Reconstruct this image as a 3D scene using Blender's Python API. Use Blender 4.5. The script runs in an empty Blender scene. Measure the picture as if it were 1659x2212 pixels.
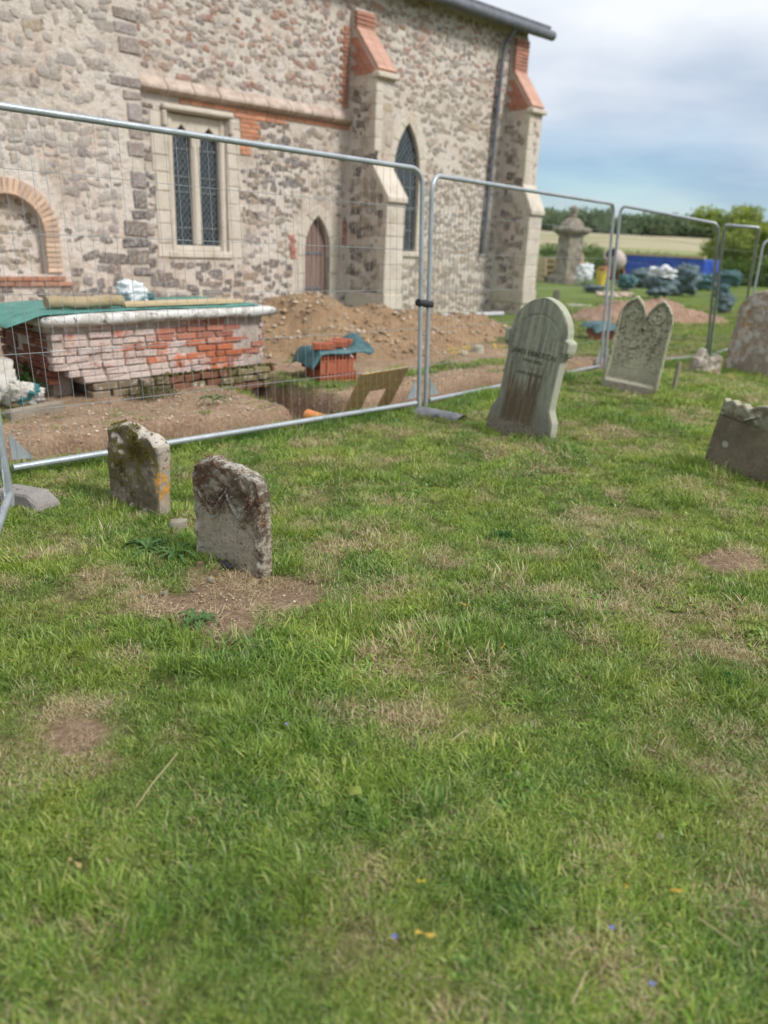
import bpy, bmesh, math, random
import numpy as np
from mathutils import Matrix, Vector
random.seed(7); rng = np.random.default_rng(7)
SC = bpy.context.scene; COL = SC.collection
R = math.radians

# ------------------------------------------------------------------ camera, sky, sun, exposure
FPX = 1680.; PITCH = R(19.5); ROLL = R(2.6); CAMH = 1.46      # photo measured on a 1659 x 2212 grid
C0 = np.array([0, 0, CAMH])
fw = np.array([0, math.cos(PITCH), -math.sin(PITCH)])
up0 = np.array([0, math.sin(PITCH), math.cos(PITCH)]); rt0 = np.array([1., 0, 0])
rt = math.cos(ROLL) * rt0 + math.sin(ROLL) * up0
up = -math.sin(ROLL) * rt0 + math.cos(ROLL) * up0
cd = bpy.data.cameras.new('camera'); cam = bpy.data.objects.new('camera', cd); COL.objects.link(cam)
cd.sensor_fit = 'VERTICAL'; cd.sensor_height = 36; cd.sensor_width = 27
cd.lens = FPX / 2212 * 36
cd.clip_start = .05; cd.clip_end = 5000
cd.dof.use_dof = True; cd.dof.focus_distance = 3.4; cd.dof.aperture_fstop = 1.6
cam.matrix_world = Matrix([[rt[0], up[0], -fw[0], 0], [rt[1], up[1], -fw[1], 0], [rt[2], up[2], -fw[2], CAMH], [0, 0, 0, 1]])
SC.camera = cam
SUNV = Vector((0.80, -0.42, 0.98)).normalized()
W = bpy.data.worlds.new('World'); SC.world = W; W.use_nodes = True
def build_world():
    nt = W.node_tree; nt.nodes.clear(); L = nt.links.new
    def n(t, **k):
        x = nt.nodes.new(t)
        for a, b in k.items(): setattr(x, a, b)
        return x
    out = n('ShaderNodeOutputWorld'); bg = n('ShaderNodeBackground'); bg.inputs[1].default_value = 0.062
    sky = n('ShaderNodeTexSky', sky_type='NISHITA', sun_disc=False)
    sky.sun_elevation = math.asin(SUNV.z); sky.sun_rotation = math.atan2(SUNV.x, SUNV.y)
    sky.air_density = 1.0; sky.dust_density = .4; sky.ozone_density = 2.0
    tc = n('ShaderNodeTexCoord'); sx = n('ShaderNodeSeparateXYZ'); L(tc.outputs['Generated'], sx.inputs[0])
    def mth(op, a, b=None, c=None, clamp=False):
        m = n('ShaderNodeMath', operation=op, use_clamp=clamp)
        for i, v in enumerate((a, b, c)):
            if v is None: continue
            if isinstance(v, (int, float)): m.inputs[i].default_value = v
            else: L(v, m.inputs[i])
        return m.outputs[0]
    den = mth('ADD', mth('MAXIMUM', sx.outputs[2], 0.0), 0.16)
    px = mth('DIVIDE', sx.outputs[0], den); py = mth('DIVIDE', sx.outputs[1], den)
    cb = n('ShaderNodeCombineXYZ'); L(px, cb.inputs[0]); L(py, cb.inputs[1])
    def noise(scale, det, rough, off):
        mp = n('ShaderNodeMapping'); L(cb.outputs[0], mp.inputs[0]); mp.inputs['Location'].default_value = off
        t = n('ShaderNodeTexNoise'); L(mp.outputs[0], t.inputs['Vector'])
        t.inputs['Scale'].default_value = scale; t.inputs['Detail'].default_value = det; t.inputs['Roughness'].default_value = rough
        return t.outputs[0]
    n1 = noise(0.6, 4, .48, (3.1, 1.7, 0)); n2 = noise(1.0, 4, .5, (9.2, 4.4, 2))
    # cloud cover: broken near the horizon, closed overhead
    elev = mth('MULTIPLY', sx.outputs[2], 1.9, clamp=True)
    cover = mth('SUBTRACT', mth('ADD', mth('MULTIPLY', n1, 2.2), mth('MULTIPLY', elev, 2.3)), .60, clamp=True)
    shade = mth('MULTIPLY_ADD', mth('ADD', mth('SUBTRACT', n2, .47), mth('MULTIPLY', elev, .85)), 2.0, -.05, clamp=True)
    cr = n('ShaderNodeValToRGB'); L(shade, cr.inputs[0])
    cr.color_ramp.elements[0].color = (2.6, 3.5, 4.8, 1); cr.color_ramp.elements[1].color = (6.7, 6.95, 7.3, 1)
    mx = n('ShaderNodeMix', data_type='RGBA'); L(cover, mx.inputs[0])
    tint = n('ShaderNodeMix', data_type='RGBA', blend_type='MULTIPLY'); tint.inputs[0].default_value = 1
    L(sky.outputs[0], tint.inputs[6]); tint.inputs[7].default_value = (.78, .92, 1.0, 1)
    L(tint.outputs[2], mx.inputs[6]); L(cr.outputs[0], mx.inputs[7])
    L(mx.outputs[2], bg.inputs[0]); L(bg.outputs[0], out.inputs[0])
build_world()
sl = bpy.data.lights.new('sun', 'SUN'); sl.energy = 1.5; sl.angle = R(11); sl.color = (1, .965, .92)
so = bpy.data.objects.new('sun', sl); COL.objects.link(so)
so.rotation_euler = SUNV.to_track_quat('Z', 'Y').to_euler()
vs = SC.view_settings; SC.display_settings.display_device = 'sRGB'
vs.view_transform = 'Standard'; vs.look = 'None'; vs.exposure = 1.2; vs.gamma = 1; vs.use_curve_mapping = False
SC.render.engine = 'CYCLES'; SC.cycles.use_denoising = True; SC.cycles.max_bounces = 6; SC.cycles.diffuse_bounces = 3
SC.cycles.transparent_max_bounces = 6; SC.cycles.sample_clamp_indirect = 6

# ------------------------------------------------------------------ helpers
def ray(u, v):
    d = fw + (u - 829.5) / FPX * rt - (v - 1106) / FPX * up
    return d / np.linalg.norm(d)
def G(u, v, z=0.):                       # the ground point (height z) the photograph shows at u, v
    d = ray(u, v); return C0 + (z - CAMH) / d[2] * d
def atrange(u, v, r):                    # point on that line of sight at horizontal distance r
    d = ray(u, v); return C0 + r / math.hypot(d[0], d[1]) * d

def _h(ix, iy, iz, s):
    n = (ix * 374761393 + iy * 668265263 + iz * 2147483647 + s * 974634777) & 0xffffffff
    n = ((n ^ (n >> 13)) * 1274126177) & 0xffffffff
    return ((n ^ (n >> 16)) & 0xffffff) / 16777215.
def vnoise(x, y, z=0., s=0):
    x, y, z = np.broadcast_arrays(np.asarray(x, float), np.asarray(y, float), np.asarray(z, float))
    ix, iy, iz = np.floor(x).astype(np.int64), np.floor(y).astype(np.int64), np.floor(z).astype(np.int64)
    fx, fy, fz = x - ix, y - iy, z - iz
    fx = fx * fx * (3 - 2 * fx); fy = fy * fy * (3 - 2 * fy); fz = fz * fz * (3 - 2 * fz)
    def L(dx, dy, dz): return _h(ix + dx, iy + dy, iz + dz, s)
    a = L(0,0,0) * (1-fx) + L(1,0,0) * fx; b = L(0,1,0) * (1-fx) + L(1,1,0) * fx
    c = L(0,0,1) * (1-fx) + L(1,0,1) * fx; d = L(0,1,1) * (1-fx) + L(1,1,1) * fx
    return ((a * (1-fy) + b * fy) * (1-fz) + (c * (1-fy) + d * fy) * fz) * 2 - 1
def fbm(x, y, z=0., o=4, s=0, g=.5):
    r = 0; a = 1; t = 0
    for i in range(o):
        k = 2. ** i
        r = r + a * vnoise(np.asarray(x) * k, np.asarray(y) * k, np.asarray(z) * k, s + i); t += a; a *= g
    return r / t
def sstep(a, b, x):
    t = np.clip((np.asarray(x, float) - a) / (b - a), 0, 1); return t * t * (3 - 2 * t)

def tag(o, label=None, cat=None, group=None, kind=None):
    if label: o['label'] = label
    if cat: o['category'] = cat
    if group: o['group'] = group
    if kind: o['kind'] = kind
    return o
def thing(name, label, cat, loc=(0, 0, 0), rz=0., group=None, tilt=(0, 0)):
    o = bpy.data.objects.new(name, None); COL.objects.link(o); o.empty_display_size = .1
    o.location = loc; o.rotation_euler = (tilt[0], tilt[1], rz)
    return tag(o, label, cat, group)
def mobj(name, mesh, mat=None, parent=None, loc=None, rot=None, scale=None):
    o = bpy.data.objects.new(name, mesh); COL.objects.link(o)
    if mat and not mesh.materials: mesh.materials.append(mat)
    if parent: o.parent = parent
    if loc is not None: o.location = loc
    if rot is not None: o.rotation_euler = rot
    if scale is not None: o.scale = scale
    return o
def mk(name, V, F, smooth=False, col=None, attrs=None):
    me = bpy.data.meshes.new(name); V = np.asarray(V, np.float32)
    if isinstance(F, np.ndarray):
        k = F.shape[1]; me.vertices.add(len(V)); me.vertices.foreach_set('co', V.ravel())
        me.loops.add(F.size); me.loops.foreach_set('vertex_index', F.astype(np.int32).ravel())
        me.polygons.add(len(F)); me.polygons.foreach_set('loop_start', np.arange(0, F.size, k, dtype=np.int32))
        me.update(calc_edges=True); me.validate()
    else:
        me.from_pydata(V.tolist(), [], F)
    if smooth: me.polygons.foreach_set('use_smooth', np.ones(len(me.polygons), bool))
    if col is not None:
        a = me.color_attributes.new('Col', 'FLOAT_COLOR', 'POINT')
        c = np.ones((len(V), 4), np.float32); c[:, :3] = col; a.data.foreach_set('color', c.ravel())
    for k, v in (attrs or {}).items():
        a = me.attributes.new(k, 'FLOAT', 'POINT'); a.data.foreach_set('value', np.asarray(v, np.float32))
    me.update(); return me

class MB:                                # collects primitives into ONE mesh
    def __init__(s): s.V = []; s.F = []; s.n = 0; s.C = []
    def add(s, V, F, col=None):
        V = np.asarray(V, float); s.V.append(V); s.F += [tuple(i + s.n for i in f) for f in F]; s.n += len(V)
        s.C.append(np.tile(col if col is not None else (1, 1, 1), (len(V), 1))); return s
    def box(s, x0, x1, y0, y1, z0, z1, M=None, jit=0, col=None):
        V = np.array([(x, y, z) for x in (x0, x1) for y in (y0, y1) for z in (z0, z1)], float)
        if jit: V += (rng.random((8, 3)) - .5) * jit
        if M is not None: V = V @ np.array(M.to_3x3()).T + np.array(M.translation)
        return s.add(V, [(0,1,3,2),(4,6,7,5),(0,4,5,1),(2,3,7,6),(0,2,6,4),(1,5,7,3)], col)
    def tube(s, pts, r, k=8, cap=True, col=None):
        P = [Vector(p) for p in pts]; V = []; F = []; nrm = None
        rr = r if hasattr(r, '__len__') else [r] * len(P)
        for i, p in enumerate(P):
            t = ((P[i+1] - p).normalized() if i < len(P)-1 else Vector((0,0,0))) + ((p - P[i-1]).normalized() if i else Vector((0,0,0)))
            t.normalize()
            if nrm is None: nrm = t.orthogonal().normalized()
            else: nrm = (nrm - t * nrm.dot(t)).normalized()
            b = t.cross(nrm)
            V += [tuple(p + (nrm * math.cos(a) + b * math.sin(a)) * rr[i]) for a in (2*math.pi*j/k for j in range(k))]
        for i in range(len(P)-1):
            F += [(i*k+j, i*k+(j+1)%k, (i+1)*k+(j+1)%k, (i+1)*k+j) for j in range(k)]
        if cap: F += [tuple(range(k-1, -1, -1)), tuple(range((len(P)-1)*k, len(P)*k))]
        return s.add(V, F, col)
    def lathe(s, prof, k=16, M=None, col=None, sq=False):
        V = []; F = []
        for r, z in prof:
            for j in range(k):
                a = 2*math.pi*(j+.5)/k; V.append((r*math.cos(a), r*math.sin(a), z))
        m = len(prof)
        for i in range(m-1): F += [(i*k+j, i*k+(j+1)%k, (i+1)*k+(j+1)%k, (i+1)*k+j) for j in range(k)]
        F += [tuple(range(k-1, -1, -1)), tuple(range((m-1)*k, m*k))]
        V = np.array(V)
        if M is not None: V = V @ np.array(M.to_3x3()).T + np.array(M.translation)
        return s.add(V, F, col)
    def prism(s, poly, y0, y1, M=None, col=None):      # polygon in x,z pushed along y
        n = len(poly); V = [(x, y0, z) for x, z in poly] + [(x, y1, z) for x, z in poly]
        F = [tuple(range(n)), tuple(range(2*n-1, n-1, -1))] + [((i+1)%n, i, n+i, n+(i+1)%n) for i in range(n)]
        V = np.array(V, float)
        if M is not None: V = V @ np.array(M.to_3x3()).T + np.array(M.translation)
        return s.add(V, F, col)
    def mesh(s, name, smooth=False, bevel=0, seg=1, cols=False):
        me = mk(name, np.vstack(s.V), s.F, smooth, np.vstack(s.C) if cols else None)
        bm = bmesh.new(); bm.from_mesh(me); bmesh.ops.recalc_face_normals(bm, faces=bm.faces)
        if bevel:
            e = [x for x in bm.edges if len(x.link_faces) == 2 and x.calc_face_angle(0) > .6]
            bmesh.ops.bevel(bm, geom=e, offset=bevel, segments=seg, affect='EDGES', profile=.5, clamp_overlap=True)
        bm.to_mesh(me); bm.free()
        if smooth:
            try: me.set_sharp_from_angle(angle=R(45))
            except Exception: pass
        return me
    def build(s, name, mat, parent=None, **k): return mobj(name, s.mesh(name, **k), mat, parent)

def grid_faces(nu, nv, wrapu=False):
    i = np.arange(nu if wrapu else nu-1); j = np.arange(nv-1)
    I, J = np.meshgrid(i, j, indexing='ij'); I2 = (I+1) % nu
    return np.stack([I*nv+J, I2*nv+J, I2*nv+J+1, I*nv+J+1], -1).reshape(-1, 4)

# ---- materials
class Mat:
    def __init__(s, name, rough=.9, spec=.25):
        s.m = bpy.data.materials.new(name); s.m.use_nodes = True; s.nt = s.m.node_tree
        s.b = s.nt.nodes['Principled BSDF']; s.b.inputs['Roughness'].default_value = rough
        s.b.inputs['Specular IOR Level'].default_value = spec; s.h = None
        s.tc = s.nt.nodes.new('ShaderNodeTexCoord')
    def put(s, sock, v):
        if isinstance(v, (int, float)): sock.default_value = v
        elif isinstance(v, (tuple, list)):
            try: sock.default_value = v
            except Exception: sock.default_value = tuple(v) + (1,)
        else: s.nt.links.new(v, sock)
    def nd(s, t, **k):
        x = s.nt.nodes.new(t)
        for a, b in k.items(): setattr(x, a, b)
        return x
    def co(s, kind='Object', scale=None):
        v = s.tc.outputs[kind] if kind != 'Position' else s.nd('ShaderNodeNewGeometry').outputs['Position']
        if scale:
            mp = s.nd('ShaderNodeMapping'); s.put(mp.inputs[0], v); mp.inputs['Scale'].default_value = scale; v = mp.outputs[0]
        return v
    def noise(s, scale, det=4, rough=.55, vec=None, dist=0):
        t = s.nd('ShaderNodeTexNoise'); s.put(t.inputs['Vector'], vec if vec is not None else s.co())
        t.inputs['Scale'].default_value = scale; t.inputs['Detail'].default_value = det
        t.inputs['Roughness'].default_value = rough; t.inputs['Distortion'].default_value = dist
        return t.outputs[0]
    def voro(s, scale, vec=None, feat='F1', out=0):
        t = s.nd('ShaderNodeTexVoronoi', feature=feat); s.put(t.inputs['Vector'], vec if vec is not None else s.co())
        t.inputs['Scale'].default_value = scale; return t.outputs[out]
    def ramp(s, f, *st):
        r = s.nd('ShaderNodeValToRGB'); s.put(r.inputs[0], f); e = r.color_ramp.elements
        while len(e) < len(st): e.new(.5)
        for x, (p, c) in zip(e, st):
            x.position = p; x.color = (c, c, c, 1) if isinstance(c, (int, float)) else tuple(c) + (1,)
        return r.outputs[0]
    def step(s, f, a, b): 
        r = s.nd('ShaderNodeMapRange', interpolation_type='SMOOTHSTEP'); s.put(r.inputs[0], f)
        r.inputs[1].default_value = a; r.inputs[2].default_value = b; return r.outputs[0]
    def math(s, op, a, b=0., clamp=False):
        m = s.nd('ShaderNodeMath', operation=op, use_clamp=clamp); s.put(m.inputs[0], a); s.put(m.inputs[1], b); return m.outputs[0]
    def mix(s, f, a, b, mode='MIX'):
        m = s.nd('ShaderNodeMix', data_type='RGBA', blend_type=mode); s.put(m.inputs[0], f)
        for i, v in ((6, a), (7, b)):
            s.put(m.inputs[i], tuple(v) + (1,) if isinstance(v, (tuple, list)) and len(v) == 3 else v)
        return m.outputs[2]
    def xyz(s, vec=None):
        x = s.nd('ShaderNodeSeparateXYZ'); s.put(x.inputs[0], vec if vec is not None else s.co()); return x.outputs
    def attr(s, name, typ='GEOMETRY'):
        return s.nd('ShaderNodeAttribute', attribute_name=name, attribute_type=typ).outputs
    def objrand(s): return s.nd('ShaderNodeObjectInfo').outputs['Random']
    def objcol(s): return s.nd('ShaderNodeObjectInfo').outputs['Color']
    def normal(s): return s.nd('ShaderNodeNewGeometry').outputs['Normal']
    def bump(s, h, dist=.01, strength=1.):
        b = s.nd('ShaderNodeBump'); s.put(b.inputs['Height'], h); b.inputs['Distance'].default_value = dist
        b.inputs['Strength'].default_value = strength
        if s.h is not None: s.put(b.inputs['Normal'], s.h)
        s.h = b.outputs[0]; s.put(s.b.inputs['Normal'], s.h); return s
    def col(s, c):
        s.put(s.b.inputs['Base Color'], tuple(c) + (1,) if isinstance(c, (tuple, list)) and len(c) == 3 else c); return s
def simple(name, c1, c2, scale=8, rough=.85, bump=.004, bs=None, spec=.25, metal=0):
    m = Mat(name, rough, spec); n = m.noise(scale, 6, .6)
    m.col(m.mix(m.step(n, .3, .7), c1, c2)); m.b.inputs['Metallic'].default_value = metal
    if bump: m.bump(m.noise(bs or scale*5, 5, .6), bump)
    return m.m

# ------------------------------------------------------------------ ground layout
FP = np.array([.30, 6.90]); E1 = np.array([.74, .674]); E1 /= np.linalg.norm(E1); E2 = np.array([.63, .777]); E2 /= np.linalg.norm(E2)
def fab(x, y):                           # metres along the fence line, metres behind it
    dx, dy = np.asarray(x) - FP[0], np.asarray(y) - FP[1]
    a1 = dx*E1[0] + dy*E1[1]; b1 = -dx*E1[1] + dy*E1[0]
    a2 = dx*E2[0] + dy*E2[1]; b2 = -dx*E2[1] + dy*E2[0]
    w = sstep(-.3, .8, a1)
    return a1*(1-w) + a2*w, b1*(1-w) + b2*w
def FB(a, b):                            # inverse
    E = E1 if a < .2 else E2
    return np.array([FP[0] + a*E[0] - b*E[1], FP[1] + a*E[1] + b*E[0]])
def ell(x, y, u, v, ru, rv, p=.35):      # soft ellipse on the ground round the spot seen at u, v
    c = G(u, v); d = math.hypot(c[0], c[1]); rx = ru * d / FPX
    ry = abs(G(u, v - rv)[1] - G(u, v + rv)[1]) / 2
    q = ((np.asarray(x) - c[0]) / rx) ** 2 + ((np.asarray(y) - c[1]) / ry) ** 2
    q = q + 1.1 * fbm(np.asarray(x) * 4, np.asarray(y) * 4, o=4, s=5, g=.65)
    return 1 - sstep(1 - p, 1 + p, q)
BARE = [(470, 1275, 115, 70), (400, 1300, 110, 34), (500, 1340, 80, 46), (610, 1280, 100, 44), (180, 1580, 80, 45), (1590, 1222, 70, 24)]
DRY = [(250, 1185, 110, 40), (560, 1310, 170, 70), (1180, 1015, 55, 16), (1120, 975, 90, 18), (800, 1575, 140, 60), (1040, 1560, 120, 50),
       (180, 1590, 130, 80), (900, 1440, 200, 40), (1590, 1230, 120, 40), (350, 1740, 130, 60), (760, 1190, 90, 30), (640, 1060, 70, 22),
       (1320, 1120, 100, 26), (950, 1290, 150, 26), (300, 1290, 60, 30), (1550, 1400, 60, 30), (840, 1000, 60, 14), (520, 1020, 40, 16),(1330,930,70,14),(1590,1110,90,20)]
LUSH = [(330, 1200, 60, 30), (400, 1190, 40, 30), (820, 1030, 90, 22), (1090, 1150, 70, 22), (560, 1420, 160, 60), (1560, 1470, 80, 50), (560, 1580, 160, 60), (870, 1730, 160, 70),
        (560, 1960, 260, 110), (1330, 900, 90, 22), (1480, 1010, 60, 18), (330, 1370, 90, 30), (1390, 1640, 140, 80), (450, 1480, 150, 50), (1000, 1390, 120, 40), (200,1990,200,120),(1100,1950,140,70)]
def bare_m(x, y):
    m = 0 * np.asarray(x, float)
    for e in BARE: m = np.maximum(m, ell(x, y, *e))
    return m
def dry_m(x, y):
    m = .13 + .46 * fbm(np.asarray(x) * 1.7 + 3, np.asarray(y) * 1.7, o=4, s=21) + 1.0 * fbm(np.asarray(x) * 7, np.asarray(y) * 7, o=3, s=31)
    for e in DRY: m = m + .26 * ell(x, y, *e, p=.95)
    for e in LUSH: m = m - .3 * ell(x, y, *e, p=.95)
    return np.clip(m * (.62 + .38 * sstep(1.3, 2.4, np.asarray(y))), 0, .76)
def earth_m(x, y):                       # the dug-over strip behind the fence
    a, b = fab(x, y); n = fbm(np.asarray(x) * 1.6, np.asarray(y) * 1.6, o=3, s=40)
    m = sstep(.02, .22, b + .12 * n) * (1 - sstep(7.0, 9.0, a + n * 1.2))
    far = sstep(3.5, 4.3, b + .4 * n) * sstep(.6, 1.5, a) * 0
    g1 = sstep(1.0, 1.2, b + .25 * n) * (1 - sstep(1.7, 2.3, b + .25 * n)) * sstep(-1.1, -.75, a) * (1 - sstep(.55, 1., a))   # turf left by the bricks
    g2 = sstep(1.1, 1.2, b + .2 * n) * (1 - sstep(1.35, 1.5, b + .3 * n)) * sstep(.6, 1., a)
    g3 = sstep(1.2, 1.5, b) * (1 - sstep(-3.2, -2.8, a))
    br = sstep(9.5, 10.5, np.asarray(x) * .69 + np.asarray(y) * -.0 + 6 + n)
    right = sstep(5.2, 6.2, a + .5 * n) * sstep(1.2, 2.0, b)
    tr = sstep(.03, .10, trench(x, y)); g1, g2, g3 = g1 * (1 - tr), g2 * (1 - tr), g3 * (1 - tr)
    m = m * (1 - .9 * g1) * (1 - .85 * g2) * (1 - .7 * g3) * (1 - right)
    return np.clip(np.maximum(m, bare_m(x, y) * .95), 0, 1)
def trench(x, y):
    a, b = fab(x, y); wob = .10 * fbm(np.asarray(x) * 2.2, np.asarray(y) * 2.2, o=3, s=50)
    d = sstep(.16, .3, b + wob * .5) * (1 - sstep(.66, .80, b + 1.5 * wob)) * sstep(-6, -5, a) * (1 - sstep(6., 7., a))
    d = d * (.33 + .08 * np.exp(-((a + .3) / .8) ** 2))
    s = sstep(-.93, -.80, a + wob) * (1 - sstep(-.42, -.28, a + wob)) * sstep(.5, .7, b) * (1 - sstep(2.6, 3.2, b))
    return np.maximum(d, .33 * s)
def gz(x, y, rough=True):
    x = np.asarray(x, float); y = np.asarray(y, float); a, b = fab(x, y)
    z = -.045 * np.clip(a - 2.6, 0, 5.5)
    z = z - trench(x, y)
    z = z + .018 * fbm(x * .9, y * .9, o=3, s=60) * (1 - np.exp(-(y / 3) ** 2)) + .008 * fbm(x * 5, y * 5, o=2, s=63)
    if rough:
        e = earth_m(x, y)
        z = z + e * (1 + 1.2 * trench(x, y) / .33) * (.055 * fbm(x * 3.4, y * 3.4, o=5, s=64, g=.62) - .01)
    z = z + np.clip(y - 48, 0, 240) * .0265
    return z
_T = np.geomspace(.8, 600, 900)
def gp(u, v):                            # ground point seen at u, v with the real ground height
    d = ray(u, v); P = C0[None] + _T[:, None] * d[None]; q = P[:, 2] - gz(P[:, 0], P[:, 1], False); i = np.argmax(q < 0)
    if q[i] >= 0: return G(u, v)
    f = q[i-1] / (q[i-1] - q[i]); p = P[i-1] * (1 - f) + P[i] * f
    return np.array([p[0], p[1], float(gz(p[0], p[1], False))])
def axis(lo, hi, step, far):
    v = list(np.arange(lo, hi + 1e-6, step)); s = step
    while v[-1] < far: s *= 1.28; v.append(v[-1] + s)
    s = step; w = [v[0]]
    while w[-1] > -far: s *= 1.28; w.append(w[-1] - s)
    return np.array(w[:0:-1] + v)
def build_ground():
    xs = axis(-5.5, 8.0, .05, 900); ys = axis(-.2, 14, .05, 1400)
    X, Y = np.meshgrid(xs, ys, indexing='ij'); Z = gz(X, Y)
    V = np.stack([X, Y, Z], -1).reshape(-1, 3)
    e = earth_m(X, Y).ravel(); d = dry_m(X, Y).ravel()
    me = mk('ground', V, grid_faces(len(xs), len(ys)), True, attrs={'earth': e, 'dry': d, 'sub_shade': (trench(X, Y) / .33).ravel(), 'bare': bare_m(X, Y).ravel()})
    m = Mat('soil and thatch', .95, .1); P = m.co('Position')
    n1 = m.noise(3.5, 6, .6, P); n2 = m.noise(38, 5, .65, P); n3 = m.noise(140, 3, .6, P)
    soil = m.mix(m.step(n1, .3, .7), (.21, .135, .085), (.34, .235, .155))
    soil = m.mix(m.step(n2, .42, .75), soil, (.44, .33, .23)); soil = m.mix(m.step(m.voro(55, P), .16, .05), soil, (.58, .49, .38))
    soil = m.mix(m.step(n3, .5, .8), soil, (.15, .095, .06))
    soil = m.mix(m.math('MULTIPLY', m.attr('sub_shade')[2], .75), soil, m.mix(m.step(n2, .35, .7), (.105, .062, .038), (.21, .125, .075)))     # undercut shade painted into the redder subsoil colour of the cut
    soil = m.mix(m.math('MULTIPLY', m.attr('bare')[2], .7), soil, m.mix(m.step(n2, .35, .7), (.12, .08, .055), (.22, .155, .105)))
    gn = m.mix(m.step(n2, .35, .7), (.05, .065, .02), (.13, .15, .04)); st = m.mix(m.step(n2, .3, .7), (.09, .075, .035), (.21, .175, .09))
    turf = m.mix(m.attr('dry')[2], gn, st)
    far = m.mix(m.step(m.noise(.35, 5, .6, P), .35, .65), (.10, .145, .035), (.15, .20, .05))
    turf = m.mix(m.step(m.xyz(P)[1], 13, 20), turf, far)
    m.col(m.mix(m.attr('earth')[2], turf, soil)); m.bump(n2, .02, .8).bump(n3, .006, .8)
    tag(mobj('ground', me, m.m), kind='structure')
    # far stubble field on the rising land
    xs = np.linspace(-30, 190, 60); ys = np.linspace(76, 225, 40); X, Y = np.meshgrid(xs, ys, indexing='ij')
    Y = Y + X * .12; Z = gz(X, Y, False) + .25
    f = Mat('ripening crop', .95, .1); P = f.co('Position'); s = f.xyz(P)
    cf = f.mix(f.step(f.noise(.06, 4, .6, P), .35, .65), (.34, .30, .19), (.42, .37, .26)); cf = f.mix(f.math('MULTIPLY', f.step(f.noise(1., 5, .65, f.co('Position', (.012, .05, .05))), .48, .62), .7), cf, (.19, .22, .085))
    f.col(f.mix(f.step(f.math('ADD', s[1], f.math('MULTIPLY', f.noise(.05, 4, .6, P), 50.)), 135, 105), cf, (.17, .215, .06)))
    tag(mobj('field', mk('field', np.stack([X, Y, Z], -1).reshape(-1, 3), grid_faces(60, 40), True), f.m), kind='structure')
build_ground()

# ------------------------------------------------------------------ church
AZ = R(46); DV = np.array([math.sin(AZ), math.cos(AZ), 0]); NV = np.array([math.cos(AZ), -math.sin(AZ), 0])
_b = G(1143, 655); W0 = _b - .8 * NV; W0[2] = 0
def lump_meshes(k, mat):
    out = []
    for i in range(k):
        r = np.random.default_rng(500 + i); V = []; F = []; K = 7
        for rad, d, ee in ((.5, .6, .45), (.5, -.15, .45), (.40, -.75, .5)):
            for j in range(K):
                a = 2*math.pi*(j+.5)/K; c, s = math.cos(a), math.sin(a)
                q = rad * (1 + .55 * (r.random() - .5)) * 1.08
                V.append((q * math.copysign(abs(c)**ee, c), d * (1 + .15*(r.random()-.5)), q * math.copysign(abs(s)**ee, s)))
        V.append((.05*(r.random()-.5), -1, .05*(r.random()-.5)))
        for l in (0, 1): F += [(l*K+j, l*K+(j+1)%K, (l+1)*K+(j+1)%K, (l+1)*K+j) for j in range(K)]
        F += [(2*K+j, 2*K+(j+1)%K, 3*K) for j in range(K)]
        me = mk('stone', V, F, i % 3 == 0)
        if mat: me.materials.append(mat)
        out.append(me)
    return out
def stone_mat(name, which):
    m = Mat(name, .85, .3); c = m.attr('Col')[0] if which == 'attr' else m.objcol(); P = m.co('Position')
    n = m.noise(18, 5, .65, P); n2 = m.noise(60, 4, .6, P)
    c = m.mix(m.math('MULTIPLY', m.step(n, .43, .66), .70), c, (.66, .60, .54))           # lime and mortar smears
    c = m.mix(m.step(n2, .35, .75), m.mix(.45, c, (.02, .02, .02)), m.mix(.22, c, (.6, .55, .5)))
    m.col(c); m.bump(n2, .012); return m.m
def brick_mat(name):
    m = Mat(name, .9, .15); P = m.co('Position'); c = m.objcol(); n = m.noise(22, 5, .65, P); n2 = m.noise(90, 4, .6, P)
    c = m.mix(m.step(n, .35, .8), c, m.mix(.5, c, (.50, .42, .36))); c = m.mix(m.math('MULTIPLY', m.step(n2, .5, .8), .4), c, (.08, .05, .04))
    m.col(c); m.bump(n2, .006); return m.m
M_STONE_A = stone_mat('rubble flint', 'attr'); M_STONE_O = stone_mat('flint stone', 'obj'); M_BRICK = brick_mat('red brick')
def brick_mesh(sx=.215, sy=.1025, sz=.065, jit=.006, k=6, mat=None, bev=.005):
    out = []
    for i in range(k):
        b = MB(); b.box(-sx/2, sx/2, -sy/2, sy/2, -sz/2, sz/2, jit=jit); me = b.mesh('brick', bevel=bev); me.materials.append(mat or M_BRICK); out.append(me)
    return out
PAL_UP = [(.50,.25,.17), (.26,.20,.18), (.42,.24,.18), (.36,.29,.26), (.55,.36,.26), (.30,.23,.19), (.68,.62,.57), (.52,.42,.36), (.55,.48,.42), (.48,.33,.26), (.42,.34,.30), (.60,.53,.47), (.44,.22,.15), (.50,.37,.27), (.36,.31,.29)]
PAL_LOW = [(.14,.10,.08), (.15,.115,.10), (.17,.125,.105), (.21,.17,.15), (.19,.12,.085), (.40,.27,.17), (.14,.11,.10), (.15,.115,.095), (.22,.165,.13), (.17,.15,.15), (.30,.22,.16), (.46,.37,.27), (.55,.47,.39), (.22,.14,.105), (.29,.25,.22)]
PAL_TAN = [(.30,.24,.19), (.50,.38,.26), (.40,.31,.24), (.48,.42,.36), (.44,.35,.25), (.36,.28,.20), (.52,.44,.34), (.36,.30,.24), (.42,.35,.28), (.56,.48,.39), (.34,.28,.22)]
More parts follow.
